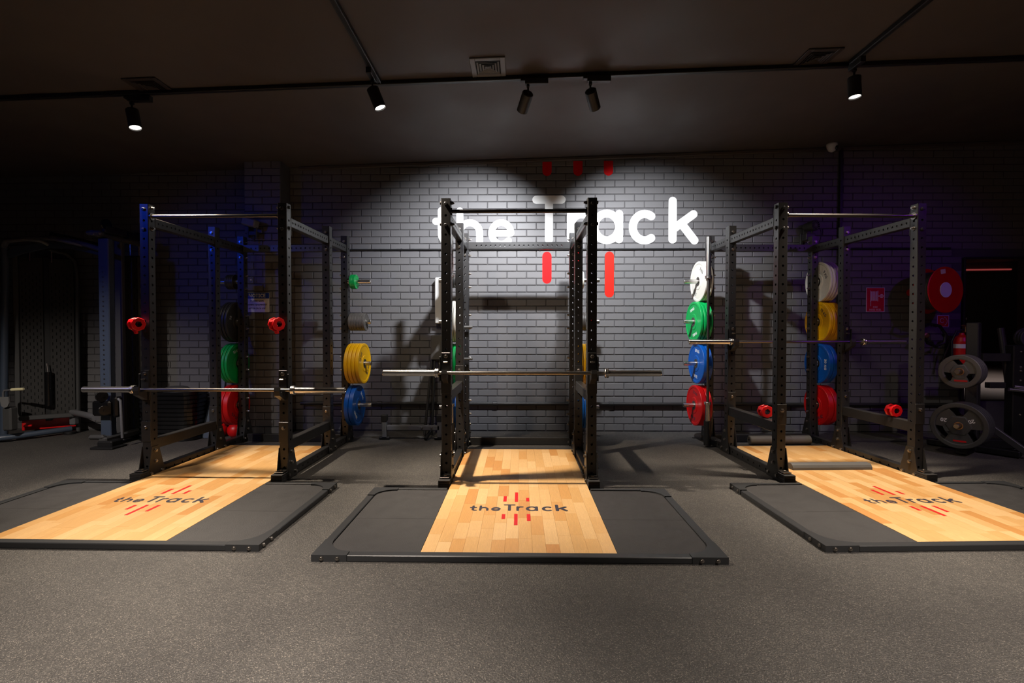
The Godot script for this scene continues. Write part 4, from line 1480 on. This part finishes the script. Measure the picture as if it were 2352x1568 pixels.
func cable_machine() -> void:
	var t := thing("cable_machine", "large dark cable machine with perforated shrouds, blue-lit column and pull-up arch", "cable machine", Vector3.ZERO)
	var X := Vector3.RIGHT
	var Y := Vector3.UP
	var m := MB.new()
	# column with its adjustment holes
	m.box(V(-4.45, 1.165, 5.22), Vector3(0.115, 2.13, 0.08), 0.008)
	var col := part("column", m, M.blue_frame, t)
	m = MB.new()
	for k in 26:
		m.cyl(V(-4.455, 0.62 + 0.052 * k, 5.184), V(-4.455, 0.62 + 0.052 * k, 5.177), 0.009, 8)
	part("hole_strip", m, M.bolt, col).set_meta("kind", "stuff")
	m = MB.new()
	m.box(V(-4.535, 1.15, 5.5), Vector3(0.085, 2.24, 0.05), 0.006)
	part("rear_column", m, M.iron, t)
	m = MB.new()
	m.box(V(-4.50, 1.06, 5.72), Vector3(0.24, 2.1, 0.26), 0.02)
	var sh := part("weight_shroud", m, M.shroud, t)
	slots(sh, V(-4.44, 1.1, 5.588), X, 5, 0.035, 16, 0.12, 0.0, Vector3(0, 0, 1))
	# beams running back from the column
	m = MB.new()
	m.lathe(V(-4.50, 2.275, 5.10), V(0.02, -0.01, 1.0), [Vector2(0, 0), Vector2(0, 0.024), Vector2(0.01, 0.032), Vector2(0.84, 0.032), Vector2(0.84, 0)], 16)
	m.box(V(-4.49, 2.275, 5.13), Vector3(0.17, 0.05, 0.07), 0.02)
	part("top_beam", m, M.iron, t)
	m = MB.new()
	m.box(V(-4.40, 0.085, 5.5), Vector3(0.09, 0.06, 0.85), 0.012)
	m.box(V(-4.47, 0.115, 5.10), Vector3(0.17, 0.05, 0.07), 0.02)
	part("base_beam", m, M.iron, t)
	m = MB.new()
	m.box(V(-4.36, 0.045, 5.13), Vector3(0.16, 0.07, 0.16), 0.012)
	m.box(V(-4.36, 0.012, 5.11), Vector3(0.24, 0.022, 0.2), 0.006)
	part("foot", m, M.black, t)
	m = MB.new()
	m.cyl(V(-4.36, 0.02, 5.86), V(-4.36, 0.075, 5.86), 0.04, 16, 0.004)
	part("foot", m, M.bolt, t)
	pulley(t, V(-4.46, 2.385, 5.24), X, 0.06)
	pulley(t, V(-4.47, 2.335, 5.5), X, 0.05)
	pulley(t, V(-4.50, 2.345, 5.72), X, 0.06)
	m = MB.new()
	m.box(V(-4.47, 2.34, 5.36), Vector3(0.05, 0.08, 0.3), 0.01)
	m.box(V(-4.49, 2.34, 5.66), Vector3(0.05, 0.08, 0.24), 0.01)
	part("pulley_bracket", m, M.black, t)
	# carriage on the column
	m = MB.new()
	m.box(V(-4.42, 0.42, 5.13), Vector3(0.2, 0.16, 0.1), 0.02)
	m.box(V(-4.30, 0.43, 5.16), Vector3(0.06, 0.22, 0.1), 0.02)
	part("carriage", m, M.gloss_black, t)
	pulley(t, V(-4.40, 0.55, 5.08), Vector3(1, 0, 0.5), 0.055)
	pulley(t, V(-4.34, 0.41, 5.04), Vector3(1, 0, 0.6), 0.05)
	m = MB.new()
	m.sweep([V(-4.26, 0.52, 5.12), V(-4.235, 0.5, 5.12), V(-4.235, 0.1, 5.14)], 0.014, 8)
	part("guide_tube", m, M.grey_steel, t)
	for k in 2:
		m = MB.new()
		m.cyl(V([-4.60, -4.50][k], 2.1, 5.74), V([-4.60, -4.50][k], 2.27, 5.74), 0.009, 10)
		part("guide_rod", m, M.chrome, t)
		m = MB.new()
		m.cyl(V([-5.69, -5.53][k], 2.05, [5.62, 5.72][k]), V([-5.69, -5.53][k], 2.2, [5.62, 5.72][k]), 0.009, 10)
		part("guide_rod", m, M.chrome, t)
	# outer tower: tubes, perforated shrouds, base
	m = MB.new()
	m.cyl(V(-5.82, 0.04, 5.42), V(-5.765, 2.18, 5.42), 0.034, 18)
	part("post", m, M.blue_frame, t)
	m = MB.new()
	m.sweep([V(-5.39, 0.02, 5.88), V(-5.355, 1.9, 5.86), V(-5.36, 2.08, 5.84), V(-5.42, 2.16, 5.8), V(-5.55, 2.2, 5.72)], 0.022, 12)
	part("post", m, M.iron, t)
	m = MB.new()
	m.sweep([V(-5.79, 2.17, 5.42), V(-5.68, 2.235, 5.36), V(-5.5, 2.262, 5.36), V(-5.2, 2.27, 5.38), V(-4.95, 2.235, 5.36), V(-4.75, 2.185, 5.31), V(-4.52, 2.12, 5.24)], 0.026, 12)
	part("pull_up_arch", m, M.grey_steel, t)
	m = MB.new()
	m.sweep([V(-5.70, 2.19, 5.34), V(-5.6, 2.225, 5.27), V(-5.35, 2.235, 5.27), V(-5.25, 2.225, 5.3), V(-5.24, 2.2, 5.38)], 0.018, 10)
	part("grip_bar", m, M.grey_steel, t)
	m = MB.new()
	m.sweep([V(-5.13, 2.25, 5.34), V(-5.1, 2.245, 5.26), V(-4.85, 2.195, 5.24), V(-4.80, 2.18, 5.32)], 0.018, 10)
	part("grip_bar", m, M.grey_steel, t)
	m = MB.new()
	m.prism([Vector2(-5.76, 2.13), Vector2(-5.6, 2.19), Vector2(-5.3, 2.225), Vector2(-5.1, 2.225), Vector2(-4.8, 2.15), Vector2(-4.55, 2.07), Vector2(-4.7, 2.085), Vector2(-5.0, 2.16), Vector2(-5.3, 2.17), Vector2(-5.6, 2.10), Vector2(-5.72, 2.06)], V(0, 0, 5.44), X, Y, Vector3(0, 0, 1), 0.03)
	part("arch_web", m, M.blue_frame, t)
	m = MB.new()
	m.sweep([V(-5.27, 2.32, 5.44), V(-5.18, 2.30, 5.6), V(-5.0, 2.25, 5.85)], 0.035, 10)
	part("cable_guide", m, M.gloss_black, t)
	var a := V(-5.80, 0, 5.56)
	var b := V(-5.372, 0, 5.86)
	var dir := (b - a).normalized()
	var nn := dir.cross(Vector3.UP)
	if nn.z < 0:
		nn = -nn
	var len_ := (b - a).length()
	for k in 2:
		var c0 := a + dir * (0.03 if k == 0 else len_ * 0.54)
		var c1 := a + dir * (len_ * 0.44 if k == 0 else len_ - 0.02)
		m = MB.new()
		m.box((c0 + c1) * 0.5 + Vector3(0, 1.17, 0), Vector3((c1 - c0).length(), 1.86, 0.012), 0.003, Basis(dir, Y, nn))
		var s := part("perforated_shroud", m, M.shroud, t)
		slots(s, (c0 + c1) * 0.5 + Vector3(0, 1.05, 0) + nn * 0.0068, dir, 6 if k == 0 else 6, (c1 - c0).length() / 6.5, 22, 0.078, 0.0, nn)
	m = MB.new()
	m.box(a + dir * 0.0 + Vector3(0, 1.2, 0), Vector3(0.05, 1.95, 0.03), 0.006, Basis(dir, Y, nn))
	part("edge_post", m, M.iron, t)
	m = MB.new()
	m.box((a + b) * 0.5 + nn * -0.03 + Vector3(0, 1.15, 0), Vector3(len_ * 0.12, 1.95, 0.05), 0.006, Basis(dir, Y, nn))
	part("centre_channel", m, M.black, t)
	m = MB.new()
	m.sweep([(a + b) * 0.5 + nn * 0.05 + Vector3(0, 0.86, 0), (a + b) * 0.5 + nn * 0.055 + Vector3(0.01, 0.75, 0)], 0.009, 8)
	m.sweep([(a + b) * 0.5 + nn * 0.05 + Vector3(0.01, 0.68, 0), (a + b) * 0.5 + nn * 0.055 + Vector3(0.03, 0.56, 0)], 0.012, 8)
	part("snap_hook", m, M.chrome, t)
	m = MB.new()
	m.sweep([(a + b) * 0.5 + nn * 0.05 + Vector3(0.01, 0.76, 0), (a + b) * 0.5 + nn * 0.05 + Vector3(0.01, 0.36, 0)], 0.035, 12)
	part("handle_strap", m, M.gloss_black, t)
	m = MB.new()
	m.box((a + b) * 0.5 + nn * 0.06 + Vector3(0, 0.235, 0), Vector3(len_ * 0.92, 0.05, 0.07), 0.008, Basis(dir, Y, nn))
	part("lower_rail", m, M.iron, t)
	m = MB.new()
	m.box((a + b) * 0.5 + nn * -0.1 + Vector3(0, 0.14, 0), Vector3(len_ * 0.95, 0.14, 0.03), 0.005, Basis(dir, Y, nn))
	m.box(a + nn * 0.1 + dir * 0.1 + Vector3(0, 0.15, 0), Vector3(0.07, 0.02, 0.04), 0.004, Basis(dir, Y, nn))
	part("red_guard", m, M.red_plate, t)
	m = MB.new()
	m.sweep([V(-5.85, 0.05, 5.28), V(-5.70, 0.055, 5.36), V(-5.42, 0.06, 5.82)], 0.033, 12)
	part("base_tube", m, M.blue_frame, t)
	m = MB.new()
	m.cyl(V(-5.42, 0.0, 5.80), V(-5.42, 0.035, 5.80), 0.06, 16, 0.006)
	part("foot", m, M.black, t)
	m = MB.new()
	m.box(V(-5.385, 0.2, 5.82), Vector3(0.07, 0.18, 0.07), 0.012)
	m.sweep([V(-5.38, 0.26, 5.80), V(-5.0, 0.275, 5.55), V(-4.62, 0.3, 5.25)], 0.034, 10)
	part("link_arm", m, M.grey_steel, t)
	m = MB.new()
	m.box(V(-5.64, 0.27, 5.32), Vector3(0.1, 0.26, 0.09), 0.015)
	part("pedal_box", m, M.iron, t)
	m = MB.new()
	m.prism([Vector2(-0.055, 0.06), Vector2(0.05, 0.06), Vector2(0.055, -0.01), Vector2(0.035, -0.05), Vector2(0.0, -0.06), Vector2(-0.03, -0.04)], V(-5.63, 0.46, 5.26), X, Y, Vector3(0, 0, 1), 0.012)
	part("badge_plate", m, M.vent, t)
	m = MB.new()
	m.sweep([V(-5.69, 0.5, 5.3), V(-5.69, 0.56, 5.3), V(-5.675, 0.585, 5.3), V(-5.6, 0.592, 5.3)], 0.011, 8)
	part("lever", m, M.grey_steel, t)
	m = MB.new()
	m.cyl(V(-5.6, 0.593, 5.3), V(-5.46, 0.6, 5.3), 0.016, 12, 0.004)
	part("grip", m, M.cream, t)


func slots(parent: Node3D, c: Vector3, dir: Vector3, nx: int, px: float, ny: int, py: float, _o: float, nn: Vector3) -> void:
	var m := MB.new()
	for i in nx:
		for k in ny:
			var p := c + dir * (i - (nx - 1) * 0.5) * px + Vector3(0, (k - (ny - 1) * 0.5) * py + (py * 0.5 if i % 2 == 1 else 0.0), 0)
			m.box(p, Vector3(0.009, py * 0.45, 0.001), 0.0, Basis(dir, Vector3.UP, nn))
	part("slot", m, M.slot, parent).set_meta("kind", "stuff")


# ------------------------------------------------------------------ the corner with plate tree, hose reel and mirror
func grip_plate(parent: Node3D, r: float, th: float, m: Material) -> void:
	# rim, hub and three wide spokes; axis along +z, front at z = 0
	var z := Vector3(0, 0, 1)
	var mb := MB.new()
	var rp := [Vector2(0, r - 0.045), Vector2(0.004, r - 0.035), Vector2(0.004, r - 0.006), Vector2(0, r), Vector2(-th, r), Vector2(-th - 0.002, r - 0.006), Vector2(-th, r - 0.045), Vector2(0, r - 0.045)]
	rp.reverse()
	mb.lathe(Vector3.ZERO, z, rp, 44)
	part("rim", mb, m, parent)
	mb = MB.new()
	var hp := [Vector2(-0.004, 0.0265), Vector2(-0.001, 0.03), Vector2(-0.001, r * 0.42), Vector2(-0.006, r * 0.47), Vector2(-th + 0.004, r * 0.47), Vector2(-th + 0.004, 0.0265), Vector2(-0.004, 0.0265)]
	hp.reverse()
	mb.lathe(Vector3.ZERO, z, hp, 6)
	part("hub_plate", mb, m, parent)
	for k in 3:
		mb = MB.new()
		var a := deg_to_rad(30.0 + 120.0 * k)
		var poly := arc(0, 0, r - 0.04, r - 0.04, rad_to_deg(a) - 35.0, rad_to_deg(a) + 35.0, 8)
		poly.append_array(arc(0, 0, r * 0.4, r * 0.4, rad_to_deg(a) + 45.0, rad_to_deg(a) - 45.0, 6))
		mb.prism(poly, Vector3(0, 0, -th + 0.003), Vector3.RIGHT, Vector3.UP, z, th - 0.009)
		part("spoke", mb, m, parent)
	mb = MB.new()
	var ip := [Vector2(-0.0005, 0.0262), Vector2(0.001, 0.028), Vector2(0.001, 0.036), Vector2(-0.002, 0.038)]
	ip.reverse()
	mb.lathe(Vector3.ZERO, z, ip, 20)
	part("ring", mb, M.brass, parent)


func right_corner() -> void:
	var X := Vector3.RIGHT
	var Y := Vector3.UP
	# plate tree: its pegs point to the viewer
	var turn := -0.98
	var B := Basis(Y, turn)
	var base := V(4.669, 0, 5.104)
	var t := thing("plate_tree", "black plate tree holding grey and black grip plates, beside the hose reel", "plate rack", base, turn)
	var m := MB.new()
	m.box(Vector3(0, 0.70, 0), Vector3(0.1, 1.25, 0.1), 0.008)
	part("post", m, M.steel, t)
	m = MB.new()
	m.box(Vector3(0, 0.04, 0), Vector3(0.72, 0.06, 0.1), 0.008)
	m.box(Vector3(0.0, 0.04, 0.02), Vector3(0.1, 0.06, 0.62), 0.008)
	part("base", m, M.black, t)
	m = MB.new()
	m.box(Vector3(0.23, 0.2, 0.0), Vector3(0.06, 0.46, 0.05), 0.005, Basis(Vector3.BACK, 0.9))
	part("brace", m, M.iron, t)
	for y in [0.84, 0.305]:
		m = MB.new()
		m.lathe(Vector3(0, y, 0.05), Vector3.BACK, [Vector2(0, 0.04), Vector2(0.008, 0.04), Vector2(0.008, 0.0245), Vector2(0.425, 0.0245), Vector2(0.43, 0.021), Vector2(0.43, 0)], 20)
		part("peg", m, M.bolt, t)
	var ords := ["outermost", "second", "third", "innermost"]
	for row in 2:
		var n := 4
		for k in n:
			var r: float = 0.165 if row == 0 else 0.225
			var y: float = 0.84 if row == 0 else 0.305
			var th := 0.042
			var zz := 0.22 + (n - k) * (th + 0.007)
			var p := thing("grip_plate", "%s %s grip plate on the %s peg of the plate tree" % [ords[k], "grey" if row == 0 else "large black", "upper" if row == 0 else "lower"], "weight plate", base + B * Vector3(0, y - 0.0012, zz), 0.0, "grip plates on the plate tree")
			p.basis = B * Basis(Vector3.BACK, deg_to_rad(30.0))
			p.basis = B
			grip_plate(p, r, th, M.grey_iron if row == 0 else M.iron)
			if k == 0:
				if row == 1:
					for q in 2:
						var o := part("numeral", words("20", 0.034, 0.0015), M.ink_white, p)
						var an := PI + (0.62 if q == 0 else -0.62) + 0.25
						o.transform = Transform3D(Basis(Vector3.BACK, PI + (0.35 if q == 1 else -0.1)), Vector3([-0.115, 0.095][q], [0.045, 0.055][q], -0.0052))
				m = MB.new()
				m.box(Vector3(0.01, -r + 0.075, -0.0048), Vector3(0.1, 0.016, 0.0016), 0.0)
				part("stripe", m, M.ink_red, p)
	# plate-loaded machine at the edge
	t = thing("chest_press", "black plate-loaded press machine with bolted posts and chrome bars beside the plate tree", "gym machine", V(5.29, 0, 5.24))
	m = MB.new()
	m.box(Vector3(-0.06, 0.56, 0.0), Vector3(0.13, 1.06, 0.1), 0.008)
	part("post", m, M.black, t)
	m = MB.new()
	m.box(Vector3(0.16, 0.5, -0.1), Vector3(0.09, 1.0, 0.1), 0.008)
	part("post", m, M.black, t)
	m = MB.new()
	m.box(Vector3(-0.2, 0.96, -0.02), Vector3(0.42, 0.085, 0.08), 0.006)
	part("cross_member", m, M.steel, t)
	m = MB.new()
	m.box(Vector3(-0.14, 0.66, -0.06), Vector3(0.3, 0.06, 0.07), 0.006)
	part("cross_member", m, M.steel, t)
	m = MB.new()
	m.box(Vector3(0.05, 0.05, 0.0), Vector3(1.0, 0.09, 0.12), 0.008)
	m.box(Vector3(0.1, 0.05, 0.3), Vector3(0.1, 0.09, 0.7), 0.008)
	part("base", m, M.black, t)
	for y in [1.02, 0.86, 0.82, 0.72, 0.36]:
		m = MB.new()
		dome(m, Vector3(-0.05, y, 0.05), Vector3.BACK, 0.013)
		part("bolt", m, M.bolt, t)
	for k in 2:
		m = MB.new()
		m.cyl(Vector3(-0.18 + 0.05 * k, 0.63 + 0.03 * k, 0.06), Vector3(0.6, 0.54 + 0.03 * k, 0.32), 0.019, 14)
		part("chrome_bar", m, M.chrome, t)
	m = MB.new()
	m.sweep([Vector3(-0.12, 1.27, -0.1), Vector3(-0.11, 0.9, -0.05), Vector3(-0.06, 0.5, -0.04)], 0.03, 10)
	part("arm", m, M.steel, t)
	for k in 3:
		var p := thing("small_plate", ["front", "middle", "rear"][k] + " small black iron plate on the press machine's peg", "weight plate", V(5.49, 1.165, 5.31 + 0.032 * k), 0.0, "small plates on the press machine")
		p.rotation.y = PI / 2 + 0.55
		p.rotation.y = -PI / 2 - 0.25
		part("disc", plate_meshes(0.11, 0.028)[0], M.iron, p)
	m = MB.new()
	m.cyl(Vector3(0.20, 1.165, -0.20), Vector3(0.20, 1.165, 0.03), 0.0235, 14)
	m.box(Vector3(0.2, 1.08, -0.17), Vector3(0.07, 0.24, 0.05), 0.006)
	part("peg", m, M.bolt, t)
	# mirror
	t = thing("wall_mirror", "large frameless wall mirror beside the red hose reel", "mirror", V(6.66, 1.26, WALL - 0.012))
	m = MB.new()
	m.box(Vector3.ZERO, Vector3(2.56, 1.70, 0.012), 0.002)
	part("glass", m, M.mirror, t)
	m = MB.new()
	m.box(Vector3(-1.29, 0, 0.002), Vector3(0.025, 1.72, 0.022), 0.003)
	m.box(Vector3(0, 0.86, 0.002), Vector3(2.58, 0.025, 0.022), 0.003)
	part("edge_trim", m, M.black, t)
	for y in [0.13, 0.02]:
		m = MB.new()
		m.box(Vector3(-1.268, y, 0.014), Vector3(0.016, 0.03, 0.006), 0.002)
		part("clip", m, M.chrome, t)
	# hose reel
	t = thing("hose_reel", "large red fire hose reel on the wall between the two red signs", "hose reel", V(4.80, 1.705, 5.68), 0.25)
	m = MB.new()
	m.lathe(Vector3.ZERO, Vector3.BACK, [Vector2(0.05, 0.0), Vector2(0.062, 0.05), Vector2(0.066, 0.2), Vector2(0.07, 0.255), Vector2(0.064, 0.262), Vector2(0.056, 0.255), Vector2(0.05, 0.0)], 48)
	part("front_disc", m, M.red_plate, t)
	m = MB.new()
	m.lathe(Vector3.ZERO, Vector3.BACK, [Vector2(-0.13, 0.0), Vector2(-0.14, 0.255), Vector2(-0.134, 0.262), Vector2(-0.128, 0.255), Vector2(-0.12, 0.0)], 48)
	part("rear_disc", m, M.red_plate, t)
	m = MB.new()
	for k in 9:
		for l in 2:
			m.lathe(Vector3(0, 0, -0.11 + 0.019 * k), Vector3.BACK, [Vector2(-0.0095, 0.205 - 0.02 * l), Vector2(-0.006, 0.213 - 0.02 * l), Vector2(0, 0.216 - 0.02 * l), Vector2(0.006, 0.213 - 0.02 * l), Vector2(0.0095, 0.205 - 0.02 * l)], 36, true)
	part("coiled_hose", m, M.iron, t)
	m = MB.new()
	m.cyl(Vector3(0, 0, 0.066), Vector3(0, 0, 0.071), 0.086, 28, 0.001)
	part("centre_label", m, M.sign_white, t)
	m = MB.new()
	m.box(Vector3(-0.05, 0.205, 0.072), Vector3(0.07, 0.05, 0.002), 0.0, Basis(Vector3.BACK, 0.15))
	part("sticker", m, M.cream, t)
	m = MB.new()
	m.cyl(Vector3(0, 0, -0.34), Vector3(0, 0, -0.12), 0.04, 16)
	part("axle", m, M.red_plate, t)
	m = MB.new()
	m.sweep([V(4.62, 1.5, 5.74), V(4.55, 1.36, 5.76), V(4.66, 1.30, 5.78), V(4.80, 1.32, 5.80), V(4.93, 1.30, 5.82), V(5.02, 1.20, 5.84), V(5.0, 1.10, 5.84), V(4.90, 1.06, 5.84), V(4.80, 1.10, 5.83), V(4.75, 1.18, 5.82)], 0.017, 10)
	m.sweep([V(4.99, 1.2, 5.85), V(5.1, 1.1, 5.88), V(5.06, 0.95, 5.9), V(5.02, 0.78, 5.92)], 0.012, 8)
	single("hose_tail", m, M.black, "loop of black hose hanging below the fire hose reel", "hose")
	m = MB.new()
	m.lathe(V(4.745, 1.188, 5.80), Vector3.BACK, [Vector2(0, 0), Vector2(0, 0.03), Vector2(0.03, 0.034), Vector2(0.034, 0.02), Vector2(0.034, 0)], 8)
	single("hose_nozzle", m, M.brass, "pale nozzle at the end of the black hose loop", "nozzle")
	# signs
	t = thing("hose_reel_sign", "upright red fire hose reel sign with white drawing of a reel", "sign", V(4.318, 1.62, WALL - 0.0045))
	m = MB.new()
	m.box(Vector3.ZERO, Vector3(0.222, 0.296, 0.004), 0.001)
	part("border", m, M.sign_white, t)
	m = MB.new()
	m.box(Vector3(0, 0, 0.002), Vector3(0.21, 0.284, 0.002), 0.0005)
	part("panel", m, M.sign_red, t)
	m = MB.new()
	for k in 8:
		m.box(Vector3(-0.06 + 0.0125 * k, 0.045, 0.0035), Vector3(0.006, 0.115 if (k > 0 and k < 7) else 0.13, 0.001))
	m.box(Vector3(-0.055, -0.045, 0.0035), Vector3(0.006, 0.06, 0.001))
	m.box(Vector3(0.045, 0.045, 0.0035), Vector3(0.03, 0.008, 0.001))
	m.lathe(Vector3(0.073, 0.045, 0.003), Vector3.BACK, [Vector2(0, 0.016), Vector2(0.001, 0.016), Vector2(0.001, 0.022), Vector2(0, 0.022)], 20)
	m.box(Vector3(0.073, 0.045, 0.0035), Vector3(0.034, 0.004, 0.001))
	m.box(Vector3(0.073, 0.045, 0.0035), Vector3(0.004, 0.034, 0.001))
	part("reel_drawing", m, M.sign_white, t)
	for l in [["FIRE", -0.088], ["HOSE REEL", -0.122]]:
		var o := part("lettering", words(l[0], 0.021, 0.001, 400), M.sign_white, t)
		o.position = Vector3(0, l[1], 0.0035)
	t = thing("fire_sign", "small square red sign with white border below the fire hose reel", "sign", V(5.132, 1.36, WALL - 0.0045))
	m = MB.new()
	m.box(Vector3.ZERO, Vector3(0.145, 0.145, 0.004), 0.001)
	part("border", m, M.sign_white, t)
	m = MB.new()
	m.box(Vector3(0, 0, 0.002), Vector3(0.129, 0.129, 0.002), 0.0005)
	part("panel", m, M.sign_red, t)
	m = MB.new()
	m.sweep(arc3(Vector3(-0.012, 0.008, 0.0035), 0.022, 0.026, 30, 330, 16), 0.0025, 5)
	m.sweep(arc3(Vector3(0.0, 0.0, 0.0035), 0.048, 0.05, 75, -70, 12), 0.0028, 5)
	part("drawing", m, M.sign_white, t)
	# extinguisher
	t = thing("fire_extinguisher", "red fire extinguisher hung on the wall behind the plate tree", "fire extinguisher", V(5.17, 0.62, 5.80))
	m = MB.new()
	m.lathe(Vector3.ZERO, Y, [Vector2(0, 0), Vector2(0.005, 0.07), Vector2(0.03, 0.08), Vector2(0.50, 0.08), Vector2(0.545, 0.065), Vector2(0.575, 0.03), Vector2(0.60, 0.022), Vector2(0.60, 0)], 32)
	part("cylinder", m, M.red_plate, t)
	m = MB.new()
	m.lathe(Vector3.ZERO, Y, [Vector2(0.42, 0.0806), Vector2(0.47, 0.0806)], 32)
	part("white_band", m, M.sign_white, t)
	m = MB.new()
	for q in 2:
		var yy: float = [0.43, 0.335][q]
		for k in 6:
			var a0 := -0.2 + 0.16 * k
			m.quad(Vector3(sin(a0) * 0.0812, yy, cos(a0) * 0.0812), Vector3(sin(a0 + 0.16) * 0.0812, yy, cos(a0 + 0.16) * 0.0812), Vector3(sin(a0 + 0.16) * 0.0812, yy + 0.05, cos(a0 + 0.16) * 0.0812), Vector3(sin(a0) * 0.0812, yy + 0.05, cos(a0) * 0.0812), Vector3(sin(a0 + 0.08), 0, cos(a0 + 0.08)))
	part("label", m, M.teal, t)
	m = MB.new()
	m.box(Vector3(0.02, 0.64, 0.02), Vector3(0.04, 0.07, 0.05), 0.006)
	m.box(Vector3(0.05, 0.685, 0.02), Vector3(0.15, 0.018, 0.03), 0.005)
	m.box(Vector3(0.06, 0.645, 0.02), Vector3(0.12, 0.014, 0.026), 0.004)
	part("valve", m, M.brass, t)
	m = MB.new()
	m.sweep([Vector3(0.0, 0.64, 0.03), Vector3(-0.09, 0.62, 0.03), Vector3(-0.13, 0.5, 0.02), Vector3(-0.12, 0.2, 0.02)], 0.011, 8)
	part("hose", m, M.black, t)
	m = MB.new()
	m.box(Vector3(0, 0.3, -0.14), Vector3(0.06, 0.34, 0.12), 0.004)
	part("wall_bracket", m, M.black, t)
	# reddish tube lamp on the far wall, seen in the mirror
	t = thing("tube_lamp", "long red tube lamp high on the far wall, seen in the mirror", "lamp", V(17.0, 3.55, -6.85))
	m = MB.new()
	m.cyl(Vector3(-3.5, 0, 0.0), Vector3(1.6, 0.06, 0.0), 0.028, 12)
	part("tube", m, glow(Color(1.0, 0.42, 0.40), 0.30), t)
	m = MB.new()
	m.box(Vector3(-0.95, -0.02, 0.07), Vector3(5.2, 0.12, 0.06), 0.005)
	part("back_plate", m, M.black, t)
	for k in 1:
		var l := OmniLight3D.new()
		l.name = "tube_light"
		l.light_color = Color(1.0, 0.25, 0.22)
		l.light_energy = 0.25
		l.light_size = 0.05
		l.omni_range = 30.0
		l.omni_attenuation = 2.0
		l.shadow_enabled = true
		t.add_child(l, true)
		l.position = Vector3(-6.0, -0.05, -0.08)
